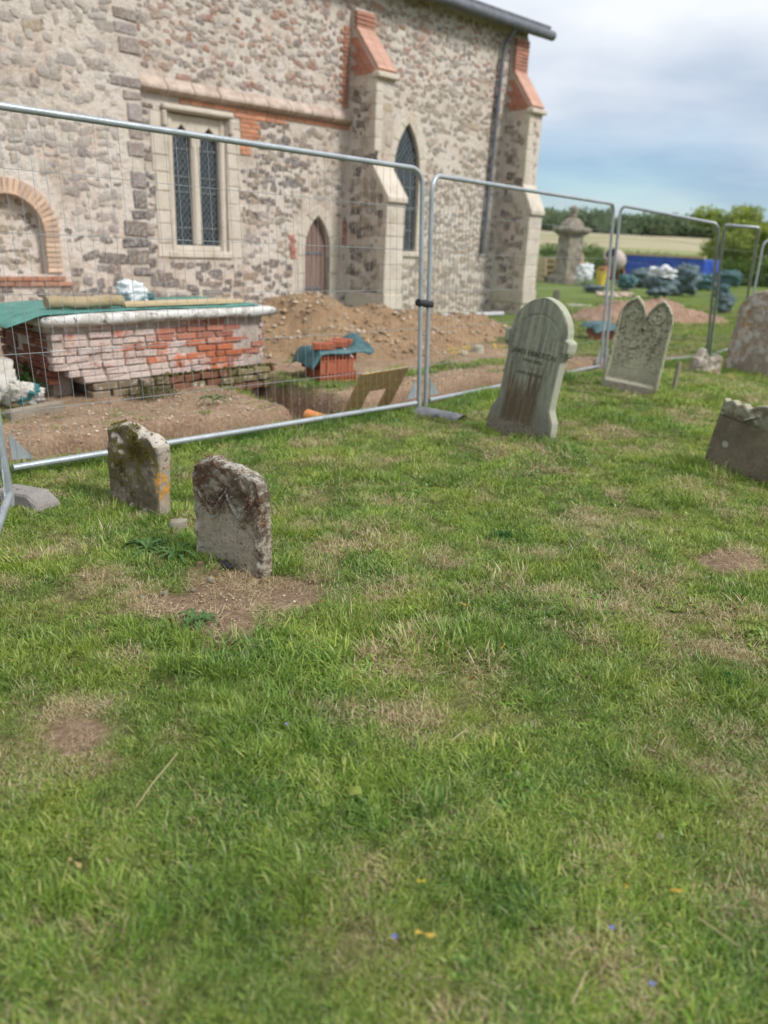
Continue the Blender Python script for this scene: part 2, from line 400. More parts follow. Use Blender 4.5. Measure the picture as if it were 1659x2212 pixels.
PAL_LEFT = [(.34,.27,.24), (.26,.21,.20), (.39,.33,.32), (.30,.235,.20), (.52,.40,.26), (.68,.62,.56), (.42,.33,.30), (.60,.52,.44), (.57,.49,.42), (.63,.57,.50), (.50,.42,.37), (.58,.48,.39), (.44,.38,.35), (.60,.53,.44)]
PAL_DARK = [(.11,.095,.09), (.15,.12,.105), (.19,.15,.12), (.085,.08,.085)]
def build_church():
    ch = thing('church', 'old flint and brick church with pointed windows and stepped buttresses behind the fence', 'church', W0, R(44))
    D = R(44)
    mort = Mat('lime mortar', .95, .1); P = mort.co('Object'); n1 = mort.noise(1.1, 5, .6, P); n2 = mort.noise(9, 5, .7, P); n3 = mort.noise(40, 4, .6, P)
    c = mort.mix(mort.step(n1, .35, .65), (.67, .61, .55), (.62, .54, .46)); c = mort.mix(mort.step(n2, .4, .75), c, (.66, .60, .54))
    c = mort.mix(mort.math('MULTIPLY', mort.step(mort.noise(.9, 6, .65, P), .50, .62), .5), c, (.40, .32, .24)); c = mort.mix(mort.math('MULTIPLY', mort.step(mort.noise(2.2, 6, .7, P), .54, .64), .5), c, (.60, .43, .34)); c = mort.mix(mort.math('MULTIPLY', mort.step(mort.noise(16, 5, .7, P), .55, .66), .6), c, (.24, .18, .135))
    mort.col(c).bump(n2, .05).bump(n3, .015)
    ash = Mat('pale limestone', .85, .2); P = ash.co('Position'); a1 = ash.noise(4, 5, .65, P); a2 = ash.noise(40, 5, .65, P)
    c = ash.mix(ash.step(a1, .35, .7), (.64, .58, .50), (.54, .48, .40)); c = ash.mix(ash.step(a2, .5, .8), c, (.30, .26, .20)); c = ash.mix(ash.math('MULTIPLY', ash.step(ash.noise(2.6, 6, .72, P), .5, .66), .55), c, (.34, .27, .20)); c = ash.mix(.18, c, ash.mix(ash.objrand(), (.3, .26, .2), (.62, .56, .46)))
    ash.col(c).bump(a2, .008)
    pink = Mat('pink weathered stone', .88, .15); P_ = pink.co('Position'); pink.col(pink.mix(pink.step(pink.noise(5, 6, .7, P_), .35, .65), (.56, .46, .39), (.38, .29, .24))).bump(pink.noise(30, 5, .65, P_), .012)
    iron = simple('grey painted iron', (.11, .115, .135), (.165, .175, .20), 6, .6, .002)
    oak = Mat('weathered oak', .8, .2); s = oak.co('Object', (30, 30, 1.5)); w = oak.noise(1.2, 5, .6, s)
    oak.col(oak.mix(oak.step(w, .3, .7), (.17, .115, .095), (.28, .195, .165))).bump(w, .006)
    glass = Mat('leaded glass', .12, .6); P = glass.co('Object'); x, y, z = glass.xyz(P)
    glass.col(glass.mix(glass.step(glass.noise(14, 3, .6, P), .35, .7), (.012, .018, .022), (.05, .065, .075))); glass.bump(glass.noise(9, 2, .5, P), .01, .6)
    lead = simple('lead came', (.16, .18, .19), (.22, .24, .25), 30, .6, 0)
    tile = Mat('clay roof tile', .9, .15); tile.col(tile.mix(tile.objrand(), (.23, .10, .075), (.30, .15, .11)))
    # --- walls with openings
    def arch(s0, s1, z0, zs, za, k=9):       # pointed opening
        h = (s1 - s0) / 2; c = (s0 + s1) / 2; pts = [(s0, z0), (s1, z0)]
        H = za - zs; rr = (h*h + H*H) / (2*h)
        a1 = math.asin(min(1, H / rr))
        for i in range(k + 1): a = a1 * i / k; pts.append((s1 - rr + rr*math.cos(a), zs + rr*math.sin(a)))
        for i in range(k - 1, -1, -1): a = a1 * i / k; pts.append((s0 + rr - rr*math.cos(a), zs + rr*math.sin(a)))
        return pts
    WIN = [(-9.60, 1.02), (-8.44, 1.02), (-8.44, 3.30), (-9.60, 3.30)]
    LAN = arch(-4.24, -3.46, 1.16, 2.85, 3.78); DOOR = arch(-6.64, -5.99, -.4, 1.15, 1.80)
    AC = -12.45
    BARCH = [(AC - .52, .66), (AC + .52, .66)] + [(AC + .52*math.cos(a), 1.30 + .52*math.sin(a)) for a in np.linspace(0, math.pi, 17)]
    from mathutils.geometry import delaunay_2d_cdt
    def wall(name, outer, holes, y, depth, mat):
        vs = [Vector(p) for p in outer]; es = [(i, (i+1) % len(outer)) for i in range(len(outer))]
        for h in holes: k = len(vs); vs += [Vector(p) for p in h]; es += [(k+i, k+(i+1) % len(h)) for i in range(len(h))]
        v2, _, f2, _, _, _ = delaunay_2d_cdt(vs, es, [], 1, 1e-5)
        def inside(p, poly):
            r = False; j = len(poly) - 1
            for i in range(len(poly)):
                (xi, yi), (xj, yj) = poly[i], poly[j]
                if (yi > p[1]) != (yj > p[1]) and p[0] < (xj-xi)*(p[1]-yi)/(yj-yi)+xi: r = not r
                j = i
            return r
        b = MB(); F = [f for f in f2 if not any(inside(np.mean([v2[i] for i in f], 0), h) for h in holes)]
        b.add([(v[0], y, v[1]) for v in v2], F)
        for h in holes:
            n = len(h); b.add([(p[0], y, p[1]) for p in h] + [(p[0], y + depth, p[1]) for p in h], [(i, (i+1) % n, n + (i+1) % n, n + i) for i in range(n)])
        n = len(outer); b.add([(p[0], y, p[1]) for p in outer] + [(p[0], y + .9, p[1]) for p in outer], [(i, (i+1) % n, n + (i+1) % n, n + i) for i in range(n)])
        me = b.mesh(name)
        return mobj(name, me, mat, ch)
    wall('wall', [(-10.3, -.8), (-.02, -.8), (-.02, 6.2), (-10.3, 6.2)], [WIN, LAN, DOOR], 0, .34, mort.m)
    LY = -.22                                   # the nave wall stands a little proud of the chancel
    wall('wall', [(-19, -.8), (-10.18, -.8), (-10.18, 7.6), (-19, 7.6)], [BARCH], LY, .16, mort.m)
    b = MB(); b.box(AC - .6, AC + .6, LY + .165, LY + .3, .6, 1.95); b.build('blocked_arch', mort.m, ch)
    b = MB(); b.box(-.9, -.02, .9, 6.5, -.8, 6.2); b.prism([(-.02, 6.2), (-.9, 6.2), (-.9, 6.21)], .9, 1); b.build('east_wall', mort.m, ch)
    # --- rubble stones
    lm = lump_meshes(30, None); raw = [(np.array([v.co[:] for v in me.vertices]), [tuple(p.vertices) for p in me.polygons]) for me in lm]
    for me in lm: me.materials.append(M_STONE_O)
    ST = []
    r = np.random.default_rng(11)
    def inpoly(px, pz, poly):
        res = False; j = len(poly) - 1
        for i in range(len(poly)):
            (xi, yi), (xj, yj) = poly[i], poly[j]
            if (yi > pz) != (yj > pz) and px < (xj-xi)*(pz-yi)/(yj-yi)+xi: res = not res
            j = i
        return res
    def fill(M, x0, x1, z0, z1, sz, pal, dens=.9, ex=(), poly=None, thick=1.):
        z = z0
        while z < z1:
            h = sz * (.45 + .5 * r.random()); x = x0 + r.random() * sz
            while x < x1:
                w = sz * (.5 + 1.3 * r.random()**1.5)
                cx, cz = x + w/2, z + h/2 + (r.random() - .5) * h * 1.7; sc_ = .55 + .9 * r.random()
                d = dens(cx, cz) if callable(dens) else dens
                ok = r.random() < d and cx + w/2 < x1 and cz + h/2 < z1
                if ok:
                    for e in ex:
                        if isinstance(e, tuple) and len(e) == 4 and e[0] - w*.45 < cx < e[1] + w*.45 and e[2] - h*.4 < cz < e[3] + h*.4: ok = False
                    if poly and not inpoly(cx, cz, poly): ok = False
                if ok:
                    p = pal(cx, cz) if callable(pal) else pal
                    c = np.array(p[r.integers(len(p))]) * (.85 + .3 * r.random())
                    ST.append((w*h, M @ Matrix.Translation((cx, 0, cz)) @ Matrix.Rotation(r.normal(0, .22), 4, 'Y') @ Matrix.Diagonal((w*.92*sc_, (.006 + .016*r.random()) * thick, h*1.0*(.7+.5*r.random())*sc_**.5, 1)), c, r.integers(30)))
                x += w * (1.04 + .12 * r.random())
            z += h * 1.05
    I = Matrix.Identity(4)
    exc = [(-9.85, -8.25, .88, 3.45), (-10.1, -5.55, 3.46, 3.80), (-4.42, -3.3, 1.0, 3.5), (-4.2, -3.5, 3.4, 4.0), (-6.95, -5.68, -.5, 1.7), (-6.7, -5.9, 1.6, 2.1), (-5.55, -5.07, -.5, 5.6), (-.62, -.1, -.5, 6.2), (-8.36, -7.9, 2.6, 3.5), (-5.8, -5.55, 3.75, 5.3)]
    def pal_ch(s, z):
        if s > -5.5: return PAL_TAN if z < 4.6 else PAL_UP
        if z > 3.6: return PAL_UP
        return PAL_LOW if fbm(s * .8, z * .9, o=3, s=90) > -.18 or z < .9 else PAL_TAN + PAL_LEFT
    def dens_ch(s, z):
        if z > 3.6: return .78
        return .97 if z < .95 else float(np.clip(.80 + .6 * fbm(s * .8, z * .9, o=3, s=90), .3, .97))
    fill(I, -10.16, -.05, -.15, 1.1, .16, pal_ch, dens_ch, exc)
    fill(I, -10.16, -.05, 1.1, 3.6, .125, pal_ch, dens_ch, exc); fill(I, -10.16, -.05, 3.65, 6.1, .12, pal_ch, dens_ch, exc)
    ML = Matrix.Translation((0, LY, 0))
    exl = [(AC - .80, AC + .80, .5, 2.15), (-10.55, -10.1, -.5, 7)]
    PAL_PALE = [(.60,.53,.47), (.55,.48,.42), (.63,.58,.53), (.50,.42,.38), (.58,.48,.40), (.44,.37,.33), (.60,.52,.42), (.52,.46,.43)]
    def pal_l(s, z):
        if z > 2.2 or (z > 1.5 and r.random() < .6): return PAL_PALE if r.random() < .86 else PAL_LEFT
        return PAL_LOW if z < .95 or (z < 1.35 and r.random() < .6) else PAL_LEFT
    fill(ML, -14.2, -10.2, 0, 1.2, .24, pal_l, .9, exl); fill(ML, -14.2, -10.2, 1.2, 3.2, .135, pal_l, .75, exl); fill(ML, -14.2, -10.2, 3.2, 5.6, .145, pal_l, .7, exl)
    fill(Matrix.Translation((0, LY + .166, 0)), AC - .5, AC + .5, .7, 1.8, .12, [(.42,.33,.20), (.36,.30,.20), (.22,.17,.13), (.46,.40,.30)], .8, poly=BARCH)
    # --- buttresses: prism bodies in (n, z) pushed along s
    def buttress(s0, s1, lo, upn, zt):
        poly = [(.05, -.8), (lo, -.8), (lo, 2.20), (upn, 2.72), (upn, 4.45), (.12, 5.22), (.12, zt), (.0, zt), (-.2, zt), (-.2, -.8)]
        V = [(s, -n, z) for s in (s0, s1) for n, z in poly]; n = len(poly)
        b = MB(); b.add(V, [tuple(range(n)), tuple(range(2*n-1, n-1, -1))] + [((i+1) % n, i, n+i, n+(i+1) % n) for i in range(n)])
        b.build('buttress', mort.m, ch)
        # side rubble (left cheek), facing -s
        MS = Matrix.Translation((s0, 0, 0)) @ Matrix.Rotation(R(-90), 4, 'Z')     # local x runs from the wall outwards
        side = [(.03, -.3), (lo - .16, -.3), (lo - .16, 2.2), (upn - .14, 2.72), (upn - .14, 4.3), (.1, 4.3)]
        fill(MS, .03, lo, -.2, 4.4, .19, PAL_TAN + PAL_LOW[:4], .9, poly=side)
        MF = Matrix.Translation((0, -upn, 0)); fill(MF, s0 + .15, s1, 2.8, 4.4, .16, PAL_LEFT, .5)
        # dressed corner blocks
        z = .35
        while z < 2.05:
            h = .24 + .1 * r.random(); q = MB(); d = .16 + .16 * (r.random() < .5)
            q.box(s0 - .012, s1 + .012, -lo - .012, -lo + d, z, min(z + h, 2.1) - .012, jit=.012); q.build('quoin', ash.m, ch, bevel=.01); z += h
        z = 2.78
        while z < 4.4:
            h = .2 + .12 * r.random(); q = MB(); d = .12 + .16 * (r.random() < .5)
            q.box(s0 - .010, s0 + .18, -upn - .010, -upn + d, z, min(z + h, 4.44) - .012, jit=.012); q.build('quoin', ash.m, ch, bevel=.01); z += h
        # plinth course, sloping weathering slab and drip stones
        q = MB(); q.box(s0 - .03, s1 + .03, -lo - .05, -.02, .02, .34, jit=.01); q.build('plinth', ash.m, ch, bevel=.015)
        q = MB(); pl = [(-lo - .07, 2.10), (-lo - .07, 2.19), (-upn + .004, 2.80), (-upn + .004, 2.62), (-lo + .02, 2.10)]
        V = [(s, y, z) for s in (s0 - .03, s1 + .03) for y, z in pl]; n = len(pl)
        q.add(V, [tuple(range(n)), tuple(range(2*n-1, n-1, -1))] + [((i+1) % n, i, n+i, n+(i+1) % n) for i in range(n)]); q.build('weathering_slab', ash.m, ch, bevel=.012)
        q = MB(); q.box(s0 - .05, s1 + .05, -upn - .10, -upn + .10, 4.33, 4.43, jit=.01); q.build('drip_stone', ash.m, ch, bevel=.02)
        # brick slope on the top stage: courses laid on the slope, cheeks of brick
        ang = math.atan2(5.22 - 4.45, upn - .12); L = math.hypot(5.22 - 4.45, upn - .12); bm_ = BR
        k = int(L / .075)
        for i in range(k):
            t = (i + .5) / k; n_ = upn - (upn - .12) * t; zz = 4.45 + (5.22 - 4.45) * t
            for j in range(2):
                o = mobj('brick', bm_[r.integers(6)], None, ch, (s0 + (s1 - s0) * (.25 + .5 * j), -n_ - .02, zz + .02), (-ang + R(180), 0, 0), ((s1 - s0) / .215 / 2.03, 1.0, 1.0))
                o.rotation_euler = (ang, 0, 0); o.scale = ((s1 - s0) / .215 / 2.04, .72, 1.0)
                o.color = (*(np.array((.54, .31, .235)) * (.9 + .25 * r.random())), 1)
            # cheek bricks
            for j in range(int((n_ - .16) / .2) + 1):
                n2 = n_ - .12 - j * .2
                if n2 < .1: break
                o = mobj('brick', bm_[r.integers(6)], None, ch, (s0 - .0, -n2, zz - .035), (0, 0, R(90)), (.88, .45, .98)); o.color = (*(np.array((.42, .17, .11)) * (.8 + .4 * r.random())), 1)
        for i in range(int((zt - 5.24) / .078)):
            for j in range(2):
                o = mobj('brick', bm_[r.integers(6)], None, ch, (s0 + (s1 - s0) * (.25 + .5 * j), -.13, 5.27 + i * .078), (0, 0, 0), ((s1 - s0) / .215 / 1.96, .9, 1.0)); o.color = (*(np.array((.42, .19, .13)) * (.75 + .4 * r.random())), 1)
    global BR; BR = brick_mesh()
    buttress(-5.55, -5.07, 1.23, .80, 5.58); buttress(-.62, -.14, 1.02, .74, 6.0)
    # --- window, door, lancet
    def part(name, poly, y0, y1, mat, parent=ch, bevel=.012):
        b = MB(); b.prism(poly, y0, y1); return b.build(name, mat, parent, bevel=bevel)
    wf = MB()
    def fr(x0, x1, z0, z1, y0=-.03, y1=.2): wf.box(x0, x1, y0, y1, z0, z1)
    win = mobj('window', (lambda b: (b.box(-9.60, -9.49, .02, .26, 1.02, 3.30), b.box(-8.56, -8.44, .02, .26, 1.02, 3.30), b.mesh('window', bevel=.03))[-1])(MB()), ash.m, ch)
    for nm, a in (('mullion', (-9.115, -8.945, .05, .25, 1.14, 3.02)),):
        b = MB(); b.box(*a); b.build(nm, ash.m, win, bevel=.045)
    b = MB(); b.prism([(-9.68, .94), (-8.36, .94), (-8.36, 1.05), (-9.68, 1.05)], -.04, .28); b.prism([(-9.49, 1.05), (-8.56, 1.05), (-8.56, 1.15), (-9.49, 1.15)], .06, .26); b.build('sill', ash.m, win, bevel=.015)
    # cusped tracery head: two pierced lights
    from mathutils.geometry import delaunay_2d_cdt as cdt
    o_ = [(-9.49, 2.86), (-8.56, 2.86), (-8.56, 3.28), (-9.49, 3.28)]
    tb = MB()
    for c in (-9.30, -8.755):
        pts = [(c - .19, 2.80), (c - .19, 2.92), (c - .15, 2.98), (c - .11, 2.975), (c - .085, 3.05), (c, 3.14), (c + .085, 3.05), (c + .11, 2.975), (c + .15, 2.98), (c + .19, 2.92), (c + .19, 2.80)]
        x0, x1 = (-9.49, -9.03) if c < -9 else (-9.03, -8.56)
        left = [(x0, 2.80)] + pts[:6] + [(c, 3.28), (x0, 3.28)]; rig = [(c, 3.28)] + pts[5:] + [(x1, 2.80), (x1, 3.28)]
        tb.prism(left, .06, .2); tb.prism(rig, .06, .2)
    tb.build('tracery', ash.m, win, bevel=.012)
    hood = MB(); hood.box(-9.72, -8.32, -.10, .02, 3.31, 3.41); hood.box(-9.72, -9.63, -.09, .02, 3.05, 3.31); hood.box(-8.41, -8.32, -.09, .02, 3.05, 3.31); hood.build('hood_mould', ash.m, win, bevel=.03)
    for c in (-9.30, -8.755):
        b = MB(); b.box(c - .2, c + .2, .16, .17, 1.12, 3.2); g = b.build('pane', glass.m, win)
        b = MB()                                     # diamond leading and saddle bars
        for k in range(-14, 24):
            z0 = 1.12 + k * .13
            for sg in (1, -1):
                p, q = (c - .2, z0), (c + .2, z0 + .4 * 1.35)
                if sg < 0: p, q = (c + .2, z0), (c - .2, z0 + .4 * 1.35)
                pts = []
                for t in np.linspace(0, 1, 9):
                    x, z = p[0] + (q[0]-p[0])*t, p[1] + (q[1]-p[1])*t
                    if 1.13 < z < 3.1: pts.append((x, .152, z))
                if len(pts) > 1: b.tube(pts, .0045, 4, False)
        for z in (1.45, 2.05, 2.3, 2.75): b.tube([(c - .2, .145, z), (c + .2, .145, z)], .009, 5, False)
        b.build('leading', lead, g)
    # limestone blocks round the window
    for x0, x1 in ((-9.86, -9.605), (-8.435, -8.2)):
        z = .95
        while z < 3.3:
            h = .2 + .16 * r.random(); w = .08 * r.random(); b = MB(); b.box(x0 - (w if x0 < -9 else 0), x1 + (w if x0 > -9 else 0), -.018, .3, z, min(z + h, 3.3) - .014, jit=.01)
            b.build('jamb_stone', ash.m, ch, bevel=.01); z += h
    # lancet
    lan = mobj('window', (lambda b: (b.prism(arch(-4.24, -3.46, 1.16, 2.85, 3.78), .09, .10), b.mesh('window'))[-1])(MB()), glass.m, ch)
    b = MB()
    for k in range(-8, 30):
        z0 = 1.2 + k * .14
        for sg in (1, -1):
            pts = [(-3.85 + sg * (t - .5) * .76, .082, z0 + t * .95) for t in np.linspace(0, 1, 12)]
            pts = [p for p in pts if 1.17 < p[2] < 2.85 or (p[2] < 3.75 and inpoly(p[0], p[2], arch(-4.22, -3.48, 1.16, 2.85, 3.76)))]
            if len(pts) > 1: b.tube(pts, .006, 4, False)
    for z in (1.6, 2.05, 2.5, 2.95): b.tube([(-4.2, .075, z), (-3.5, .075, z)], .012, 5, False)
    b.build('leading', lead, lan)
    def surround(A, w, y0, y1, nb, name):
        n = len(A) - 2; path = [A[1]] + A[2:] + [A[0]]; cx = (A[0][0] + A[1][0]) / 2
        P = [Vector(p) for p in path]; seg = []
        d = [0]
        for i in range(len(P) - 1): d.append(d[-1] + (P[i+1] - P[i]).length)
        def at(t):
            for i in range(len(P) - 1):
                if d[i+1] >= t - 1e-9:
                    f = (t - d[i]) / max(1e-9, d[i+1] - d[i]); p = P[i].lerp(P[i+1], f); tg = (P[i+1] - P[i]).normalized(); return p, Vector((tg.y, -tg.x))
            return P[-1], Vector((-1, 0))
        for i in range(nb):
            t0, t1 = d[-1] * i / nb + .006, d[-1] * (i + 1) / nb - .006; ww = w * (.85 + .45 * r.random()); pts = []
            mid = d[-1] / 2; ts = [t0, (t0 + t1) / 2, t1]
            if t0 < mid < t1: ts = [t0, mid - 1e-4, mid + 1e-4, t1]
            inn = [at(t)[0] for t in ts]
            out = [at(t)[0] + at(t)[1] * ww for t in ts]
            if len(ts) == 4: out = [out[0], (out[1] + out[2]) / 2 + Vector((0, .04)), out[3]]; inn = [inn[0], inn[1], inn[3]]
            b = MB(); b.prism([tuple(p) for p in inn] + [tuple(p) for p in out[::-1]], y0, y1); b.build(name, ash.m, ch, bevel=.01)
    surround(LAN, .16, -.015, .2, 17, 'jamb_stone'); surround(DOOR, .2, -.02, .22, 13, 'jamb_stone')
    b = MB(); b.box(-4.4, -3.3, -.05, .25, 1.04, 1.155); b.build('sill', ash.m, lan, bevel=.015)
    dr = thing('door', None, None); dr.parent = ch; k = 5; A = arch(-6.64, -5.99, -.4, 1.15, 1.80, 14)
    for i in range(k):
        x0, x1 = -6.63 + .63 / k * i + .004, -6.63 + .63 / k * (i + 1) - .004
        top = [max([z for x, z in A if abs(x - xx) < .06] or [1.15]) for xx in (x0 + .02, (x0 + x1) / 2, x1 - .02)]
        b = MB(); b.prism([(x0, -.4), (x1, -.4), (x1, top[2]), ((x0 + x1) / 2, top[1]), (x0, top[0])], .12 + .006 * (i % 2), .17); b.build('plank', oak.m, dr, bevel=.004)
    b = MB(); b.box(-6.62, -6.1, .108, .12, .35, .40); b.box(-6.62, -6.1, .108, .12, 1.05, 1.10); b.build('hinge', iron, dr)
    # --- string course, its brick bed, patches
    b = MB(); n = 9
    for i in range(n):
        s0 = -10.14 + (10.14 - 5.56) * i / n; s1 = -10.14 + (10.14 - 5.56) * (i + 1) / n - .012
        pl = [(.0, 3.53), (-.10, 3.555), (-.15, 3.60), (-.15, 3.65), (-.06, 3.74), (0, 3.80)]
        q = MB(); V = [(s, y, z + .004 * (r.random() - .5)) for s in (s0, s1) for y, z in pl]; m_ = len(pl)
        q.add(V, [tuple(range(m_)), tuple(range(2*m_-1, m_-1, -1))] + [((i_+1) % m_, i_, m_+i_, m_+(i_+1) % m_) for i_ in range(m_)]); q.build('string_course', pink.m, ch, bevel=.008)
    def bk(s, z, y=-.0, sx=1., rot=0, c=(.52, .22, .12), dy=.5, sz=1.):
        o = mobj('brick', BR[r.integers(6)], None, ch, (s, y, z), (0, rot, 0), (sx, dy, sz)); o.color = (*(np.array(c) * (.75 + .5 * r.random())), 1); return o
    for i in range(17): bk(-9.25 + i * .225, 3.485)
    for i in range(9): bk(-9.05 + i * .225, 3.405 if i < 9 else 0) if not (-9.75 < -9.05 + i * .225 < -8.3) else None
    for j in range(9):
        for i in range(2 if j < 6 else 1): bk(-8.05 - .0 * j + i * .225 * (.6 if j % 2 else 1) + .03 * r.random(), 3.40 - j * .075)
    for j in range(19): bk(-5.66 - .05 * (j % 2), 3.88 + j * .075, sx=.7 + .35 * (j % 2), c=(.30, .13, .08))
    for j in range(6): bk(-6.98 + .06 * r.random(), 1.0 + j * .075, sx=.6, c=(.42, .16, .12)); bk(-5.62 + .05 * r.random(), 1.3 + j * .08, sx=.6, c=(.42, .2, .15))
    # arch ring of thin bricks on the nave wall, jambs and sill
    k = 25
    for i in range(k):
        a = math.pi * (i + .5) / k; rr = .64
        o = mobj('brick', BR[r.integers(6)], None, ch, (AC + rr * math.cos(a), LY - .005, 1.30 + rr * math.sin(a)), (0, -a, 0), (1.08, .6, 1.02)); o.color = (*(np.array((.60, .42, .30)) * (.85 + .3 * r.random())), 1)
    for j in range(8):
        for sg in (-1, 1): bk(AC + sg * .64, 1.26 - j * .076, LY - .004, 1.06, c=(.60, .43, .31), dy=.6)
    for i in range(7): bk(AC - .68 + i * .225, .60, LY - .02, 1.0, c=(.38, .17, .10), dy=.7); bk(AC - .58 + i * .225, .52, LY - .01, 1.0, c=(.36, .18, .12), dy=.7)
    # dark quoins on the corner of the nave wall
    z = -.2
    while z < 5.2:
        h = .16 + .16 * r.random(); w = .18 + .34 * r.random(); b = MB(); dark = r.random() < (.9 if z < 2.3 else .35)
        if r.random() < .85:
            b.box(-10.19 - w, -10.165, LY - .022, LY + .2, z, z + h - .03, jit=.03); o = b.build('quoin', M_STONE_O, ch, bevel=.02)
            o.color = (*(np.array((PAL_DARK if dark else PAL_LEFT)[r.integers(4)]) * (1.15)), 1)
        z += h
    # --- gutter, downpipe, roof
    b = MB(); b.tube([(s, -.37, 6.12) for s in np.linspace(-10.3, .45, 8)], .105, 10); b.build('gutter', iron, ch, smooth=True)
    b = MB(); b.box(-10.3, .40, -.29, .0, 6.135, 6.2); b.box(-10.3, .40, -.33, -.295, 6.08, 6.32); b.build('fascia', iron, ch)
    b = MB(); b.tube([(-1.16, -.09, 1.16), (-1.02, -.10, 5.4), (-.98, -.12, 5.75), (-.95, -.34, 6.02)], .05, 10)
    for z in (1.25, 2.8, 4.4): b.tube([(-1.16 + (z - 1.16) * .033, -.095, z - .05), (-1.16 + (z - 1.16) * .033, -.095, z + .05)], .066, 10)
    b.build('downpipe', iron, ch, smooth=True)
    pr = MB(); a = R(21); nrow = 40
    for i in range(nrow):
        y0 = -.42 + .115 * math.cos(a) * i * .9; z0 = 6.16 + .115 * math.sin(a) * i * .9
        x = -10.3
        while x < .42:
            w = .16 + .01 * r.random(); M = Matrix.Translation((x + w/2, y0, z0 + .012 * r.random())) @ Matrix.Rotation(a - R(5) + R(2) * r.random(), 4, 'X')
            if i < 12: pr.box(-w/2 + .003, w/2 - .003, 0, .2, 0, .02, M=M); x += w
            else: pr.box(-w/2, 10.72 - w/2, 0, .2, 0, .02, M=M); break
    o = pr.build('roof', tile.m, ch); o['kind'] = 'stuff'
    b = MB(); y1 = -.42 + .115 * math.cos(a) * nrow * .9; z1 = 6.16 + .115 * math.sin(a) * nrow * .9
    b.prism([(-10.29, 6.21), (-.03, 6.21), (-.03, 6.22), (-10.29, 6.22)], .02, 6.4)
    V = [(-.03, .0, 6.21), (-.03, 6.4, 6.21), (-.03, y1, z1 - .05), (-10.3, 0, 6.21), (-10.3, 6.4, 6.21), (-10.3, y1, z1 - .05)]
    b.add(V, [(0, 1, 2), (3, 5, 4), (1, 4, 5, 2)]); b.build('gable', mort.m, ch)
    # --- the largest 300 stones are parts, the rest one rubble part
    ST.sort(key=lambda q: -q[0]); vis = [q for q in ST]
    for ar, M, c, i in vis[:300]:
        o = bpy.data.objects.new('stone', lm[i]); COL.objects.link(o); o.parent = ch; o.matrix_local = M; o.color = (*c, 1)
    b = MB()
    for ar, M, c, i in vis[300:]:
        V, F = raw[i]; A = np.array(M); b.add(V @ A[:3, :3].T + A[:3, 3], F, c)
    me = mk('rubble', np.vstack(b.V), b.F, False, np.vstack(b.C)); o = mobj('rubble', me, M_STONE_A, ch); o['kind'] = 'stuff'
    print('wall stones', len(ST))
    return ch
CH = build_church()

# ------------------------------------------------------------------ gravestones
FOOT = []
def slab(name, Xf, Zf, t, relief, nu, nv, seed, er=.02, rough=.004, side=.006, col=None):
    u = np.linspace(-1, 1, nu); v = np.linspace(0, 1, nv); U, Vv = np.meshgrid(u, v, indexing='ij')
    X = Xf(U, Vv); Z = Zf(U, Vv)
    nz = rough * (fbm(X * 9, Z * 9, s=seed, o=5, g=.65) + .5 * fbm(X * 2, Z * 2, s=seed + 9))
    du = (1 - np.abs(U)) * np.maximum(.05, np.abs(Xf(1, Vv) - Xf(-1, Vv)) / 2); dv = (1 - Vv) * np.maximum(.1, Zf(U, 1.) - Zf(U, 0.))
    d = np.minimum(du, dv); q = np.clip(1 - d / er, 0, 1); rnd = er * .7 * (1 - np.sqrt(np.clip(1 - q*q, 0, 1)))
    fade = sstep(0, er, d)
    Yf = -t/2 + rnd - relief(X, Z, U, Vv) * fade + nz; Yb = t/2 - rnd + nz * .7
    F = np.stack([X, Yf, Z], -1).reshape(-1, 3); B = np.stack([X, Yb, Z], -1).reshape(-1, 3)
    per = [(0, j) for j in range(nv)] + [(i, nv-1) for i in range(1, nu)] + [(nu-1, j) for j in range(nv-2, -1, -1)]
    pi = np.array([i*nv + j for i, j in per]); k = 5; rings = [pi]; V = [F, B]; off = len(F) * 2
    ctr = np.array([0, 0, float(np.mean(Z))])
    for r_ in range(1, k):
        w = r_ / k; P = F[pi] * (1-w) + B[pi] * w; n = P - ctr; n[:, 1] = 0; n /= np.linalg.norm(n, axis=1)[:, None] + 1e-9
        P = P + n * (side * fbm(P[:, 0] * 14, P[:, 2] * 14, P[:, 1] * 14, s=seed + 3, g=.65) + er * .25 * math.sin(math.pi * w))[:, None]
        V.append(P); rings.append(np.arange(off, off + len(pi))); off += len(pi)
    rings.append(pi + len(F)); g = grid_faces(nu, nv); Q = [g, g[:, ::-1] + len(F)]
    for a, b in zip(rings[:-1], rings[1:]): Q.append(np.stack([a[:-1], b[:-1], b[1:], a[1:]], -1))
    me = mk(name, np.vstack(V), np.vstack(Q)[:, ::-1], True)
    try: me.set_sharp_from_angle(angle=R(55))
    except Exception: pass
    return me
def place(uL, vL, uR, vR, t, sink=.0):
    a, b = gp(uL, vL), gp(uR, vR); d = b - a; w = math.hypot(d[0], d[1]); ang = math.atan2(d[1], d[0])
    c = (a + b) / 2; c = c + np.array([-math.sin(ang), math.cos(ang), 0]) * t / 2
    FOOT.append((c[0], c[1], math.cos(ang), math.sin(ang), w/2, t/2)); c[2] = min(a[2], b[2]) - sink
    return c, ang, w
def head_stone(name, me, mat, c, ang, label, lean=0., back=0.):
    o = mobj(name, me, mat, None, c, (back, lean, ang)); return tag(o, label, 'gravestone', 'gravestones in the churchyard')
